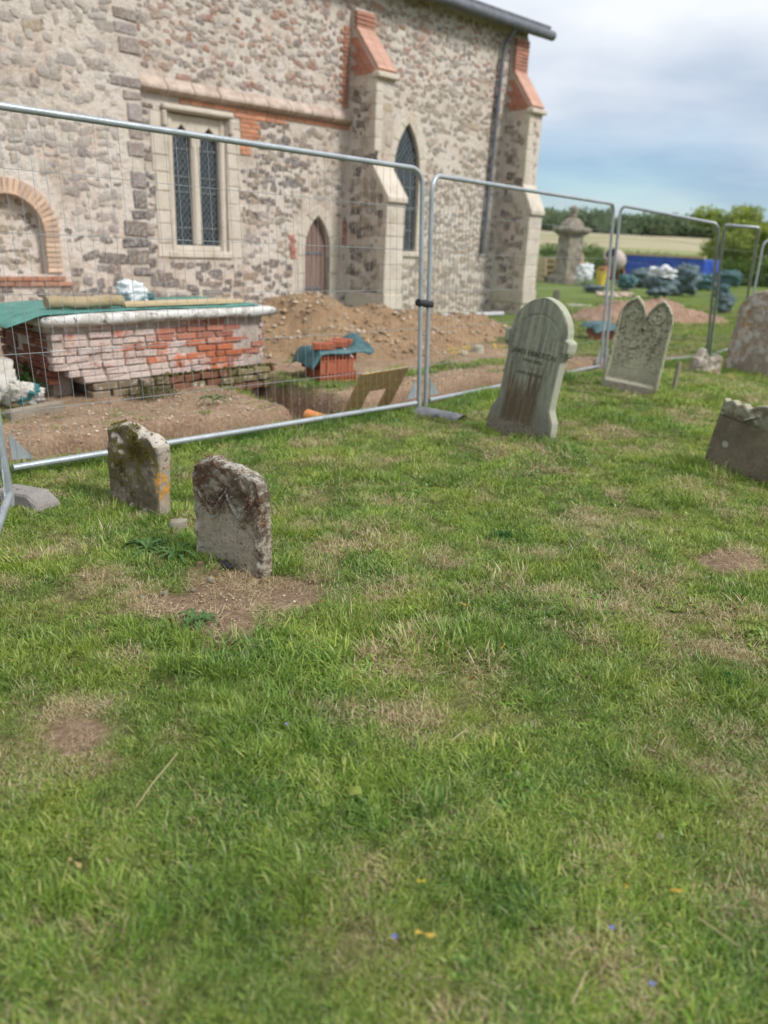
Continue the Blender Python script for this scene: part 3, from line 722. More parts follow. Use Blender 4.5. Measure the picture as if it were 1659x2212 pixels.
def tufts_on(me_src, n, sel, length, seed, wd=.0022):    # moss growing on a stone: little blades off the surface
    r = np.random.default_rng(seed); co = np.array([v.co[:] for v in me_src.vertices]); no = np.array([v.normal[:] for v in me_src.vertices])
    p = sel(co, no, r); idx = np.nonzero(p)[0]
    if not len(idx): return None
    k = r.choice(idx, n); base = co[k] + r.normal(0, .005, (n, 3)); d = no[k] + r.normal(0, .5, (n, 3)); d /= np.linalg.norm(d, axis=1)[:, None]
    L = length * (.4 + r.random(n))[:, None]; s = np.cross(d, r.normal(0, 1, (n, 3))); s /= np.linalg.norm(s, axis=1)[:, None] + 1e-9
    V = np.stack([base - s*wd - d*.002, base + s*wd - d*.002, base + d * L], 1).reshape(-1, 3)
    return mk('moss', V, np.arange(n*3).reshape(-1, 3))
def weathered(name, base, base2, extra=None, bscale=30, bd=.012):
    m = Mat(name, .92, .15); n1 = m.noise(5, 6, .65); n2 = m.noise(bscale, 6, .7); n3 = m.noise(160, 4, .65)
    c = m.mix(m.step(n1, .32, .68), base, base2); c = m.mix(m.math('MULTIPLY', m.step(n2, .48, .72), .5), c, tuple(.45 * x for x in base))
    c = m.mix(m.math('MULTIPLY', m.step(n3, .55, .75), .4), c, tuple(min(1, 1.5 * x) for x in base2))
    if extra: c = extra(m, c, n1, n2, n3)
    m.col(c).bump(n2, bd).bump(n3, bd * .35, .8); return m.m
def lichen(m, c, colr, scale, thr, amt=1., mask=None, soft=.03, det=5):
    f = m.step(m.noise(scale, det, .62), thr, thr + soft)
    f = m.math('MULTIPLY', f, amt)
    if mask is not None: f = m.math('MULTIPLY', f, mask)
    return m.mix(f, c, colr)
def nzc(m):                               # how far the surface faces up, in object space
    return m.xyz(m.normal())[2]
def text_mesh(s, size, font_off=0.0):
    cu = bpy.data.curves.new('t', 'FONT'); cu.body = s; cu.size = size; cu.align_x = 'CENTER'; cu.extrude = .0012; cu.offset = font_off; cu.resolution_u = 3
    o = bpy.data.objects.new('t', cu); me = bpy.data.meshes.new_from_object(o); bpy.data.objects.remove(o); return me

def build_stones():
    letter = simple('weathered letter cut', (.060, .055, .038), (.17, .165, .12), 45, .95, 0)
    # 1 the small stone in front, scrolled and mossed
    def ex(m, c, n1, n2, n3):
        x, y, z = m.xyz(); up_ = nzc(m)
        c = m.mix(m.math('MULTIPLY', m.step(m.noise(7, 5, .6), .45, .6), m.step(z, .22, .36)), c, (.155, .115, .08))
        c = m.mix(m.math('MULTIPLY', m.step(x, .13, .19), m.step(n2, .4, .6)), c, (.14, .11, .085))
        c = m.mix(m.math('MULTIPLY', m.step(m.noise(10, 5, .6), .48, .56), m.math('MULTIPLY', m.step(z, .26, .38), .75)), c, (.16, .085, .055))
        c = lichen(m, c, (.52, .50, .44), 26, .46, .95, m.step(up_, .25, .6)); c = lichen(m, c, (.10, .085, .07), 40, .56, .8, m.step(up_, .2, .5))
        c = lichen(m, c, (.50, .235, .035), 11, .60, 1., m.math('MULTIPLY', m.step(x, .05, .16), m.step(z, .22, .32))); c = lichen(m, c, (.47, .45, .40), 30, .60, .8, m.step(z, .25, .4))
        c = m.mix(m.math('MULTIPLY', m.step(m.noise(70, 3, .7), .56, .66), .7), c, (.13, .11, .08)); c = m.mix(m.math('MULTIPLY', m.step(m.voro(24), .24, .12), m.step(m.noise(9, 2, .5), .5, .6)), c, (.115, .10, .075)); return c
    mt = weathered('old sandstone', (.51, .45, .355), (.42, .365, .28), ex, 34, .022)
    t = .075; c, ang, w = place(424, 1195, 568, 1247, t, .0); hw = w / 2
    H = lambda U: .405 + np.where(np.abs(U) > .9, -.02, 0) + .075 * np.sqrt(np.clip(1 - (U / .93) ** 2, 0, 1)) + .012 * fbm(U * 4, 0 * U, s=8) + .02 * (U < -.3)
    def rel(X, Z, U, V):
        d = -.010 * sstep(.80, .74, np.abs(U)) * (1 - sstep(.80, .90, V * 1.0)) + .006 * fbm(X * 30, Z * 30, s=4)
        for cx in (-.42, .42):
            q = np.abs(Z - (.245 + .10 * np.abs((X / hw - cx) / .38) ** 1.2)); ins = sstep(.45, .38, np.abs(X / hw - cx))
            d = d + .020 * sstep(.020, .006, q) * ins + .012 * sstep(.012, .004, np.abs(q - .035)) * ins
        d = d + .018 * sstep(.27, .33, Z + .03 * fbm(X * 12, Z * 12, s=5)) * fbm(X * 14, Z * 14, s=6, g=.7) + .012 * sstep(.80, .86, np.abs(U)) * np.sin(Z * 60) * sstep(.3, .2, Z)
        return d
    me = slab('gravestone', lambda U, V: U * hw + 0 * V, lambda U, V: -.15 + V * (H(U) + .15), t, rel, 64, 70, 5, .016, .006, .010)
    o = head_stone('gravestone', me, mt, c, ang, 'small weathered gravestone with carved scrolls and red brown moss, standing at the bare earth patch', R(-1.0), R(1))
    ms = simple('red brown moss', (.12, .055, .032), (.21, .105, .06), 60, 1, 0)
    def sel(co, no, r): return (co[:, 1] < -.01) & (fbm(co[:, 0] * 11, co[:, 2] * 11, s=12) > -.02 + 2.5 * np.abs(co[:, 2] - .36 + .25 * (co[:, 0] + .05)) ) & (co[:, 2] > .2)
    mm = tufts_on(me, 1600, sel, .013, 2)
    if mm: q = mobj('moss', mm, ms, o); q['kind'] = 'stuff'
    # 2 the mossy stone behind it
    def ex2(m, c, n1, n2, n3):
        x, y, z = m.xyz(); up_ = nzc(m); fr = m.step(y, -.02, -.04)
        c = m.mix(m.math('MULTIPLY', m.step(m.noise(7, 6, .65), .36, .50), m.math('MULTIPLY', fr, .95)), c, (.145, .118, .08))
        c = lichen(m, c, (.15, .125, .03), 12, .50, .9, m.math('MULTIPLY', fr, m.step(z, .05, .25)))
        c = lichen(m, c, (.40, .37, .32), 12, .60, .7, fr); c = lichen(m, c, (.54, .49, .42), 22, .40, 1., m.step(up_, .25, .6)); c = lichen(m, c, (.12, .10, .085), 30, .56, .9, m.step(up_, .2, .5))
        sd = m.step(x, .235, .25); c = m.mix(m.math('MULTIPLY', sd, .8), c, (.43, .38, .32)); c = lichen(m, c, (.58, .27, .03), 17, .50, 1., m.math('MULTIPLY', m.step(x, .215, .25), m.math('MULTIPLY', m.step(m.math('ADD', z, m.math('MULTIPLY', n2, .2)), .16, .24), m.step(m.math('ADD', z, m.math('MULTIPLY', n2, .2)), .42, .34))), .03); c = lichen(m, c, (.17, .14, .12), 34, .58, .8, sd)
        return c
    mt2 = weathered('mossed sandstone', (.33, .28, .21), (.26, .22, .165), ex2, 24, .016)
    t = .085; c, ang, w = place(236, 1078, 343, 1122, t, .0); hw2 = w / 2
    H2 = lambda U: .385 + .065 * np.sqrt(np.clip(1 - U ** 2, 0, 1)) * (1 - .25 * U) + .015 * fbm(U * 3 + 4, 0 * U, s=18)
    rel2 = lambda X, Z, U, V: .022 * fbm(X * 10, Z * 10, s=14, g=.65) + .015 * sstep(.2, .5, fbm(X * 7, Z * 7, s=15))
    me = slab('gravestone', lambda U, V: U * hw2 + .012 * fbm(V * 4, U, s=2), lambda U, V: -.15 + V * (H2(U) + .15), t, rel2, 56, 60, 25, .02, .008, .014)
    o = head_stone('gravestone', me, mt2, c, ang, 'arched gravestone covered in olive moss, orange lichen down its edge, against the fence rail', R(-2), R(-3))
    ms = simple('olive moss', (.11, .088, .018), (.20, .16, .03), 50, 1, 0)
    sel = lambda co, no, r: (co[:, 1] < .0) & (co[:, 2] > .05) & (fbm(co[:, 0] * 9, co[:, 2] * 9, s=33) > .22 - .7 * (co[:, 2] - .3) - .3 * np.abs(co[:, 0]))
    mm = tufts_on(me, 3200, sel, .012, 3)
    if mm: q = mobj('moss', mm, ms, o); q['kind'] = 'stuff'
    # 3 tall stone with shoulders and lettering
    def ex3(m, c, n1, n2, n3):
        x, y, z = m.xyz(); st = m.noise(1.0, 6, .7, m.co('Object', (26, 26, 2.2))); st2 = m.noise(1.0, 5, .65, m.co('Object', (60, 60, 3.)))
        c = m.mix(m.math('MULTIPLY', m.step(st, .38, .62), m.step(z, .05, .55)), c, (.35, .375, .28))
        c = m.mix(m.math('MULTIPLY', m.step(st2, .52, .70), .5), c, (.17, .165, .14))
        dk = m.math('MULTIPLY', m.step(m.math('ADD', m.math('MULTIPLY', m.math('ABSOLUTE', m.math('ADD', x, .03)), 1.0), m.math('MULTIPLY', st, .22)), .30, .20), m.math('MULTIPLY', m.step(m.math('ADD', z, m.math('MULTIPLY', st, -.80)), .19, -.03), m.step(m.math('ADD', z, m.math('MULTIPLY', n1, .14)), .17, .21)))
        st3 = m.noise(1.0, 5, .75, m.co('Object', (24, 24, .5))); hh_ = m.math('SUBTRACT', m.math('MULTIPLY', st3, 1.15), .10); fx = m.step(m.math('ADD', m.math('ABSOLUTE', m.math('ADD', x, .03)), m.math('MULTIPLY', st, .10)), .235, .17)
        dk = m.math('MULTIPLY', m.math('MULTIPLY', m.step(m.math('SUBTRACT', hh_, z), -.06, .10), fx), m.math('MULTIPLY', m.step(m.math('ADD', z, m.math('MULTIPLY', n1, .14)), .15, .20), m.step(st2, .25, .45)))
        c = m.mix(m.math('MULTIPLY', dk, m.step(y, -.03, -.045)), c, m.mix(m.step(st2, .35, .7), (.105, .08, .058), (.20, .155, .10)))
        c = m.mix(m.math('MULTIPLY', m.step(m.math('ADD', z, m.math('MULTIPLY', n1, .16)), .22, .17), .8), c, m.mix(m.step(n2, .4, .65), (.25, .21, .17), (.15, .12, .095)))
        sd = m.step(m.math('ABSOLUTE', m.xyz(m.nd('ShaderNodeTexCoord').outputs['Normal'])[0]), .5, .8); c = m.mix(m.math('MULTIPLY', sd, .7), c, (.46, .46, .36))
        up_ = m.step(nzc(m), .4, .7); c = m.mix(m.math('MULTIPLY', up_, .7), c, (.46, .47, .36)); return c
    mt3 = weathered('algae streaked limestone', (.24, .245, .195), (.20, .19, .17), ex3, 40, .010)
    t = .115; c, ang, w = place(1047, 930, 1184, 957, t, .01)
    zs = np.array([-.2, 0, .10, .19, .28, .66, .685, .70, .735, .80, .815, .83, .87, .93, .99, 1.03, 1.06, 1.08, 1.095])
    hs = np.array([.265, .265, .265, .255, .212, .212, .222, .250, .262, .262, .250, .222, .219, .203, .168, .134, .097, .060, .002]) * (w / .53)
    zv = np.concatenate([np.linspace(-.2, .64, 46, endpoint=False), np.linspace(.64, .84, 34, endpoint=False), np.linspace(.84, 1.0, 24, endpoint=False), np.linspace(1.0, 1.095, 22)])
    vv = np.linspace(0, 1, len(zv)); zo = lambda V: np.interp(V, vv, zv); ho = lambda V: np.interp(zo(V), zs, hs)
    def rel3(X, Z, U, V):
        d = -.012 * sstep(.035, .045, np.interp(Z, zs, hs) * 1.0 - np.abs(X)) * sstep(.66, .68, Z) * 0
        arc = np.hypot(X, np.maximum(Z - .78, 0)); d = d - .006 * sstep(.010, .004, np.abs(arc - .185)) * sstep(.78, .80, Z)
        d = d - .010 * (np.abs(X) > .214) * (Z < .66) * 0
        d = d + .012 * sstep(.223, .230, np.abs(X)) * sstep(.68, .70, Z) * sstep(.83, .81, Z) - .020 * sstep(.225, .235, np.abs(X)) * sstep(.655, .675, Z) * sstep(.735, .70, Z)
        return d
    me = slab('gravestone', lambda U, V: U * ho(V), lambda U, V: zo(V) + 0 * U, t, rel3, 44, len(zv), 35, .012, .0025, .003)
    o = head_stone('gravestone', me, mt3, c, ang, 'tall leaning gravestone with round arched head and shoulder lugs, dark streaks below its lettering', R(5.6), R(-3))
    for s, size, z, off in (('JAMES EMMERSON', .060, .652, .0008), ('WHO DIED', .036, .602, .0004), ('AGED 80 YEARS', .034, .505, .0004)):
        tm = text_mesh(s, size, off); wd_ = tm and max(v.co.x for v in tm.vertices) - min(v.co.x for v in tm.vertices)
        q = mobj('inscription', tm, letter, o, (0, -t/2 - .0012, z), (R(90), 0, 0), ((.385 if size > .05 else wd_ * .95) / wd_ * 1.0, 1, 1))
    for s, z in (("SEPTEMBER 9TH 18", .553),):
        tm = text_mesh("— — — — — —", .03); mobj('inscription', tm, letter, o, (0, -t/2 - .0012, z), (R(90), 0, 0), (.8, .7, 1))
    # 4 twin pointed stone
    def ex4(m, c, n1, n2, n3):
        x, y, z = m.xyz(); fr = m.step(y, -.03, -.045)
        c = m.mix(m.math('MULTIPLY', m.step(m.noise(32, 4, .6), .50, .60), m.math('MULTIPLY', m.step(z, .12, .45), .75)), c, (.11, .105, .07))
        c = m.mix(m.math('MULTIPLY', m.step(m.math('ADD', z, m.math('MULTIPLY', n1, .3)), .42, .2), .8), c, m.mix(m.step(n2, .4, .6), (.27, .235, .195), (.19, .165, .135)))
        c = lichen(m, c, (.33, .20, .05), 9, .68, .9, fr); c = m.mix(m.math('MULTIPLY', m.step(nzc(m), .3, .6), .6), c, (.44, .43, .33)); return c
    mt4 = weathered('twin stone', (.44, .43, .31), (.35, .34, .25), ex4, 36, .008)
    t = .10; c, ang, w = place(1298, 838, 1413, 853, t, .02); hw4 = w / 2
    def H4(U):
        q = np.abs(np.abs(U) - .47); q2 = np.where(np.abs(U) > .47, q / .53, q / .47)
        a = .13; h = .25; rr = (a*a + h*h) / (2*a); d = (1 - np.clip(q2, 0, 1)) * a; return .75 + np.sqrt(np.clip(rr*rr - (rr - d) ** 2, 0, None))
    def rel4(X, Z, U, V):
        top = H4(U); ed = np.minimum((1 - np.abs(U)) * hw4, (top - Z) * .8)
        d = -.034 * sstep(.026, .040, ed) * sstep(.10, .13, Z)
        panel = sstep(.04, .05, ed) * sstep(.12, .14, Z)
        d = d + panel * .012 * sstep(.08, .2, fbm(X * 22, Z * 22, s=45)) * sstep(.66, .74, Z)
        for cx in (-.47, .47):
            rr = np.hypot(X - cx * hw4, Z - .80); d = d + panel * .014 * (sstep(.012, .005, np.abs(rr - .045)) + sstep(.016, .008, rr))
        d = d + .05 * sstep(.034, .012, np.hypot(X, Z - .69))
        ln = np.abs(((Z * 20) % 1) - .5); d = d - panel * .004 * sstep(.1, .2, ln) * sstep(.1, .25, fbm(X * 55, np.floor(Z * 20) * 3, s=46)) * sstep(.62, .6, Z) * sstep(.22, .25, Z)
        return d
    me = slab('gravestone', lambda U, V: U * hw4 * (1 + .06 * (1 - V)), lambda U, V: -.2 + V * (H4(U) + .2), t, rel4, 91, 96, 45, .012, .002, .003)
    o = head_stone('gravestone', me, mt4, c, ang, 'double gravestone with two pointed arches and a carved boss between them, beside a fence post', R(5.2), R(-2))
    # 5 dark stone cut by the right edge
    def ex5(m, c, n1, n2, n3):
        x, y, z = m.xyz(); c = lichen(m, c, (.24, .25, .175), 16, .50, .8, m.step(z, .28, .4)); c = lichen(m, c, (.36, .36, .30), 60, .64, .8)
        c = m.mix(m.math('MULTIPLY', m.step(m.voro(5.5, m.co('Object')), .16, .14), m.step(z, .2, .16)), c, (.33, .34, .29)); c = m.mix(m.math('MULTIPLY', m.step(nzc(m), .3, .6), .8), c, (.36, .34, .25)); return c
    mt5 = weathered('dark sandstone', (.21, .175, .125), (.12, .105, .075), ex5, 34, .008)
    t = .085; a = gp(1516, 1006); b = gp(1659, 1046); d = (b - a) / np.linalg.norm(b - a); a_ = PT(a, b, .80)
    c, ang, w = a_; c = c + np.array([-math.sin(ang), math.cos(ang), 0]) * t/2; FOOT.append((c[0], c[1], math.cos(ang), math.sin(ang), w/2, t/2)); hw5 = w / 2
    H5 = lambda U: .452 + .010 * np.cos(np.abs(U) * 30) * sstep(.3, .5, np.abs(U)) + .050 * np.sqrt(np.clip(1 - ((U + .12) / .30) ** 2, 0, 1)) - .004 * fbm(U * 5, U * 0, s=3)
    def rel5(X, Z, U, V):
        d = -.008 * sstep(.352, .345, Z) * sstep(.95, .9, np.abs(U)) + .008 * sstep(.008, .003, np.abs(Z - .352))
        for s_ in (-1, 1): d = d + .014 * sstep(.014, .005, np.abs((Z - .39) - s_ * .6 * (X + hw5 * .38))) * sstep(.06, .05, np.abs(X + hw5 * .38))
        d = d + .008 * sstep(.0, .25, fbm(X * 16, Z * 16, s=51)) * sstep(.36, .38, Z) * sstep(.46, .42, Z)
        return d + .003 * fbm(X * 25, Z * 8, s=53)
    me = slab('gravestone', lambda U, V: U * hw5, lambda U, V: -.2 + V * (H5(U) + .2), t, rel5, 80, 56, 55, .012, .004, .006)
    head_stone('gravestone', me, mt5, c, ang, 'dark low gravestone with scalloped carved top edge, nearest the lower right side', R(7), R(-3))
    # 6 big lichened stone
    def ex6(m, c, n1, n2, n3):
        c = lichen(m, c, (.50, .48, .45), 6, .50, .85, None, .08); c = lichen(m, c, (.33, .20, .085), 5, .54, .8, None, .10); c = lichen(m, c, (.16, .14, .115), 9, .62, .7, None, .08); return lichen(m, c, (.58, .56, .53), 22, .60, .8)
    mt6 = weathered('lichened sandstone', (.30, .25, .20), (.36, .32, .27), ex6, 22, .010)
    t = .13; a = gp(1559, 797); b = gp(1659, 817); c, ang, w = PT(a, b, 1.05); c = c + np.array([-math.sin(ang), math.cos(ang), 0]) * t/2; FOOT.append((c[0], c[1], math.cos(ang), math.sin(ang), w/2, t/2)); hw6 = w / 2
    H6 = lambda U: .80 + .36 * np.sqrt(np.clip(1 - U ** 2, 0, 1)) - .015 * np.abs(fbm(U * 6, U * 0, s=61))
    rel6 = lambda X, Z, U, V: .014 * fbm(X * 7, Z * 7, s=62) - .014 * sstep(.03, .01, np.abs(np.hypot(X + hw6 * .25, (Z - .74) * .8) - .13)) - .012 * sstep(.02, .008, np.abs(np.hypot(X, np.maximum(Z - .72, 0)) - hw6 * .78)) * sstep(.55, .6, Z)
    me = slab('gravestone', lambda U, V: U * hw6 * (1.02 - .06 * V) + .012 * fbm(V * 5, U * 2, s=63), lambda U, V: -.2 + V * (H6(U) + .2), t, rel6, 60, 64, 65, .03, .007, .014)
    head_stone('gravestone', me, mt6, c, ang, 'big round topped gravestone blotched with white and orange lichen at the right edge', R(4), R(-1))
    # 7 broken stub, 8 footstone behind
    t = .16; c, ang, w = place(1500, 806, 1557, 808, t, .0); hw7 = w / 2
    H7 = lambda U: .20 + .14 * np.exp(-((U + .45) / .32) ** 2) + .05 * np.exp(-((U - .7) / .3) ** 2) + .03 * fbm(U * 4, U * 0, s=71)
    me = slab('gravestone', lambda U, V: U * hw7 * (1.05 - .1 * V), lambda U, V: -.1 + V * (H7(U) + .1), t, lambda X, Z, U, V: .04 * fbm(X * 7, Z * 7, s=72, g=.6), 34, 30, 75, .03, .012, .02)
    head_stone('broken_stone', me, mt6, c, ang, 'broken jagged stump of a lichened stone in front of the third fence post', R(2))
    p = gp(1200, 655); me = slab('footstone', lambda U, V: U * .10, lambda U, V: -.1 + V * (.42 + .08 * np.sqrt(np.clip(1 - U*U, 0, 1))), .07, lambda X, Z, U, V: .006 * fbm(X * 9, Z * 9, s=2), 20, 24, 85, .02)
    head_stone('footstone', me, weathered('grey stub', (.16, .14, .11), (.11, .10, .08)), p, R(20), 'tiny dark footstone in the grass beyond the fence near the church corner')
def PT(a, b, w):                         # a left corner, a direction and a known width
    d = b - a; ang = math.atan2(d[1], d[0]); c = a + np.array([math.cos(ang), math.sin(ang), 0]) * w / 2; c[2] = min(a[2], float(gz(c[0], c[1], False))); return c, ang, w
build_stones()

# ------------------------------------------------------------------ site fence
M_GALV = Mat('galvanised tube', .42, .5)
_n = M_GALV.noise(7, 5, .6); M_GALV.col(M_GALV.mix(M_GALV.step(_n, .3, .7), (.30, .335, .36), (.40, .435, .46))); M_GALV.b.inputs['Metallic'].default_value = .35; M_GALV.bump(M_GALV.noise(60, 3, .6), .002)
def fence_panel(BL, BR, TL, TR, label, loc=None, corner=.13, foot=.10):
    BL, BR, TL, TR = (Vector(p) for p in (BL, BR, TL, TR)); o = BL.copy()
    t = thing('mesh_fence', label, 'fence', o, 0, 'temporary fence panels round the building site')
    def P(u, v): return (BL * (1-u) * (1-v) + BR * u * (1-v) + TL * (1-u) * v + TR * u * v) - o
    L = (BR - BL).length; Hh = (TL - BL).length; r = .0205; pts = []
    cu, cv = corner / L, corner / Hh
    pts += [P(0, -foot / Hh), P(0, .5), P(0, 1 - cv)]
    for k in range(1, 7): a = math.pi / 2 * k / 6; pts.append(P(cu * (1 - math.cos(a)), 1 - cv * (1 - math.sin(a))))
    pts.append(P(.5, 1))
    for k in range(0, 7): a = math.pi / 2 * k / 6; pts.append(P(1 - cu * (1 - math.sin(a)), 1 - cv * (1 - math.cos(a))))
    pts += [P(1, .5), P(1, -foot / Hh)]
    b = MB(); b.tube(pts, r, 12); b.build('frame_tube', M_GALV.m, t, smooth=True)
    b = MB(); b.tube([P(.012, .035), P(.5, .0345), P(.988, .035)], r, 12); b.build('bottom_rail', M_GALV.m, t, smooth=True)
    n = (P(1, 0) - P(0, 0)).cross(P(0, 1) - P(0, 0)).normalized()
    for s in (0, 1):
        q = [P(abs(s - .012), .06), P(abs(s - .048), .055), P(abs(s - .012), .14)]; b = MB(); V = [p + n * d for d in (-.003, .003) for p in q]
        b.add(V, [(0,1,2), (5,4,3), (0,3,4,1), (1,4,5,2), (2,5,3,0)]); b.build('corner_gusset', M_GALV.m, t)
    b = MB(); k = int(L / .075); off = n * .003; rng2 = random.Random(int(L * 1000))
    for i in range(1, k):
        u = i / k; w = [P(u + .0008 * (rng2.random() - .5), v) + off * (1 + rng2.random()) for v in (.035, .33, .66, .995)]; b.tube(w, .0016, 3, False)
    for j in range(1, 6):
        v = .035 + j * .163; b.tube([P(u, v + .0006 * (rng2.random() - .5)) - off for u in np.linspace(.006, .994, 7)], .0023, 4, False)
    w = b.build('wire_mesh', M_GALV.m, t); w['kind'] = 'stuff'
    return t
def lean(base, u, v):                    # where a post's top is: on that sight line, two metres up
    d = ray(u, v); b = np.array(base); k = np.arange(0, 12, .002)
    P = C0[None] + k[:, None] * d[None]; i = np.argmin(np.abs(np.linalg.norm(P - b, axis=1) - 1.97) + 2 * np.abs(np.hypot(P[:, 0], P[:, 1]) - math.hypot(b[0], b[1])))
    return P[i]
def build_fence():
    bmA = gp(905, 886); bmB = gp(919, 882); l1 = gp(16, 1038); r2 = gp(1296, 803)
    tA = lean(bmA, 913, 366); tB = lean(bmB, 934, 378); t2 = lean(r2, 1327, 441)
    t1 = l1 + (tA - bmA) + np.array([.02, 0, .03])
    fence_panel(l1, bmA, t1, tA, 'long galvanised mesh fence panel in front of the brick chest tomb')
    fence_panel(bmB, r2, tB, t2, 'mesh fence panel between the orange pipe and the double gravestone')
    l3 = r2 + np.array([.07, .05, 0]); r3 = gp(1527, 777); r3 = gp(1526, 776)
    fence_panel(l3, r3, lean(l3, 1341, 444), lean(r3, 1553, 484), 'mesh fence panel between the double gravestone and the broken stump')
    d = np.array([.93, .37, 0]); l4 = r3 + np.array([.06, .03, 0]); r4 = l4 + d * 2.3 ; r4[2] = gz(r4[0], r4[1], False)
    r4 = atrange(1606, 700, math.hypot(r3[0], r3[1]) + 2.2); r4[2] = float(gz(r4[0], r4[1], False))
    fence_panel(l4, r4, lean(l4, 1566, 486), lean(r4, 1640, 492), 'mesh fence panel behind the big lichened gravestone, seen end on')
    l5 = r4 + np.array([.08, .0, 0]); r5 = l5 + np.array([3.2, .6, 0]); upv = np.array([0, 0, 1.95])
    fence_panel(l5, r5, l5 + upv, r5 + upv, 'last mesh fence panel running off past the right edge')
    # panel turning back towards the camera at the left
    c0 = gp(27, 1092); q = np.array([-1.83, 2.35, 0]); near = c0 + np.array([-.60, -1.0, 0]) / 1.166 * 3.4
    near = c0 + (gp(2, 1165) - c0) / np.linalg.norm(gp(2, 1165) - c0) * 3.4
    ul = np.array([-.16, .02, 1.95]); fence_panel(near, c0, near + ul, c0 + ul, 'fence panel turning towards the viewer at the left edge')
    # clamps between posts
    for (a, ta, b, tb, f, lab) in ((bmA, tA, bmB, tB, .47, 'black clamp joining the two middle fence posts'),):
        pa = a + (ta - a) * f; pb = b + (tb - b) * f; m = MB(); m.tube([pa + (pa - pb) * .35, pb + (pb - pa) * .35], .034, 8); m.tube([(pa + pb) / 2 + np.array([0, -.05, 0]), (pa + pb) / 2 + np.array([0, .05, 0])], .012, 6)
        tag(m.build('fence_clamp', simple('black clamp', (.02, .02, .022), (.04, .04, .045), 30, .6, 0), None, bevel=.006), lab, 'clamp')
    # feet
    conc = weathered('grey foot block', (.30, .28, .26), (.24, .225, .21), None, 30, .006)
    c = gp(58, 1084); f = thing('concrete_block', 'tapered grey concrete block footing the left corner fence post', 'block', c + np.array([0, 0, -.01]), R(-28)); f.scale = (.62, .72, .85)
    b = MB(); b.add([(-.30,-.12,0),(.30,-.12,0),(.30,.12,0),(-.30,.12,0),(-.29,-.105,.075),(.16,-.105,.10),(.16,.105,.10),(-.29,.105,.075),(.275,-.09,.05),(.275,.09,.05)],
                     [(3,2,1,0),(0,1,8,5,4),(7,6,9,2,3),(1,2,9,8),(0,4,7,3),(4,5,6,7),(5,8,9,6)]); b.build('block', conc, f, bevel=.014)
    b = MB()
    for x in (-.18, -.08, .02): b.tube([(x, 0, .08), (x, 0, .098)], .024, 8)
    b.build('socket_ring', conc, f, bevel=.004)
    a, b_ = gp(902, 890), gp(998, 910); n = 26; V = []; k = 9
    m = MB(); ang = math.atan2((b_-a)[1], (b_-a)[0]); L = np.linalg.norm((b_-a)[:2])
    X, A = np.meshgrid(np.linspace(0, 1, n), np.linspace(0, math.pi, k), indexing='ij'); rad = .075 + .022 * fbm(X * 6, A * 1.2, s=5)
    V = np.stack([X * L, rad * 1.2 * np.cos(A), .005 + rad * .62 * np.sin(A) + .014 * fbm(X * 14, A * 2, s=7)], -1).reshape(-1, 3)
    me = mk('crumpled_mat', V, grid_faces(n, k), True); o = mobj('crumpled_mat', me, simple('grey rubber sheet', (.14, .145, .155), (.19, .195, .205), 14, .8, .01), None, a, (0, 0, ang)); tag(o, 'flattened crumpled grey rubber foot on the grass beneath the middle fence posts', 'mat')
build_fence()

# ------------------------------------------------------------------ chest tomb
def cloth(name, fn, nu, nv, mat, th=.004):
    u, v = np.meshgrid(np.linspace(0, 1, nu), np.linspace(0, 1, nv), indexing='ij'); V = np.stack(fn(u, v), -1).reshape(-1, 3)
    me = mk(name, V, grid_faces(nu, nv), True); o = mobj(name, me, mat)
    s = o.modifiers.new('thick', 'SOLIDIFY'); s.thickness = th; s.offset = 0; return o
M_GREEN = Mat('green woven sheet', .55, .35); _n = M_GREEN.noise(9, 5, .6); M_GREEN.col(M_GREEN.mix(M_GREEN.step(_n, .3, .7), (.045, .17, .145), (.095, .265, .225))); M_GREEN.bump(M_GREEN.noise(40, 4, .6), .004)
M_TEAL = Mat('dark teal sheet', .5, .4); _n = M_TEAL.noise(9, 5, .6); M_TEAL.col(M_TEAL.mix(M_TEAL.step(_n, .3, .7), (.025, .085, .095), (.06, .15, .165))); M_TEAL.bump(M_TEAL.noise(25, 5, .6), .008)
M_SACK = Mat('pale woven sack', .7, .3); _n = M_SACK.noise(8, 5, .6); M_SACK.col(M_SACK.mix(M_SACK.step(_n, .35, .7), (.50, .47, .41), (.62, .60, .56))); M_SACK.bump(M_SACK.noise(18, 5, .6), .012).bump(M_SACK.noise(180, 2, .5), .001)
M_WHITE = Mat('white plastic bag', .5, .4); _n = M_WHITE.noise(8, 5, .6); M_WHITE.col(M_WHITE.mix(M_WHITE.step(_n, .35, .7), (.60, .63, .66), (.72, .74, .76))); M_WHITE.bump(M_WHITE.noise(14, 5, .6), .02)
M_WOOD = Mat('pale timber', .8, .2); _n = M_WOOD.noise(1.5, 6, .65, M_WOOD.co('Object', (3, 30, 30))); M_WOOD.col(M_WOOD.mix(M_WOOD.step(_n, .3, .7), (.40, .30, .17), (.56, .45, .29))); M_WOOD.bump(_n, .006)
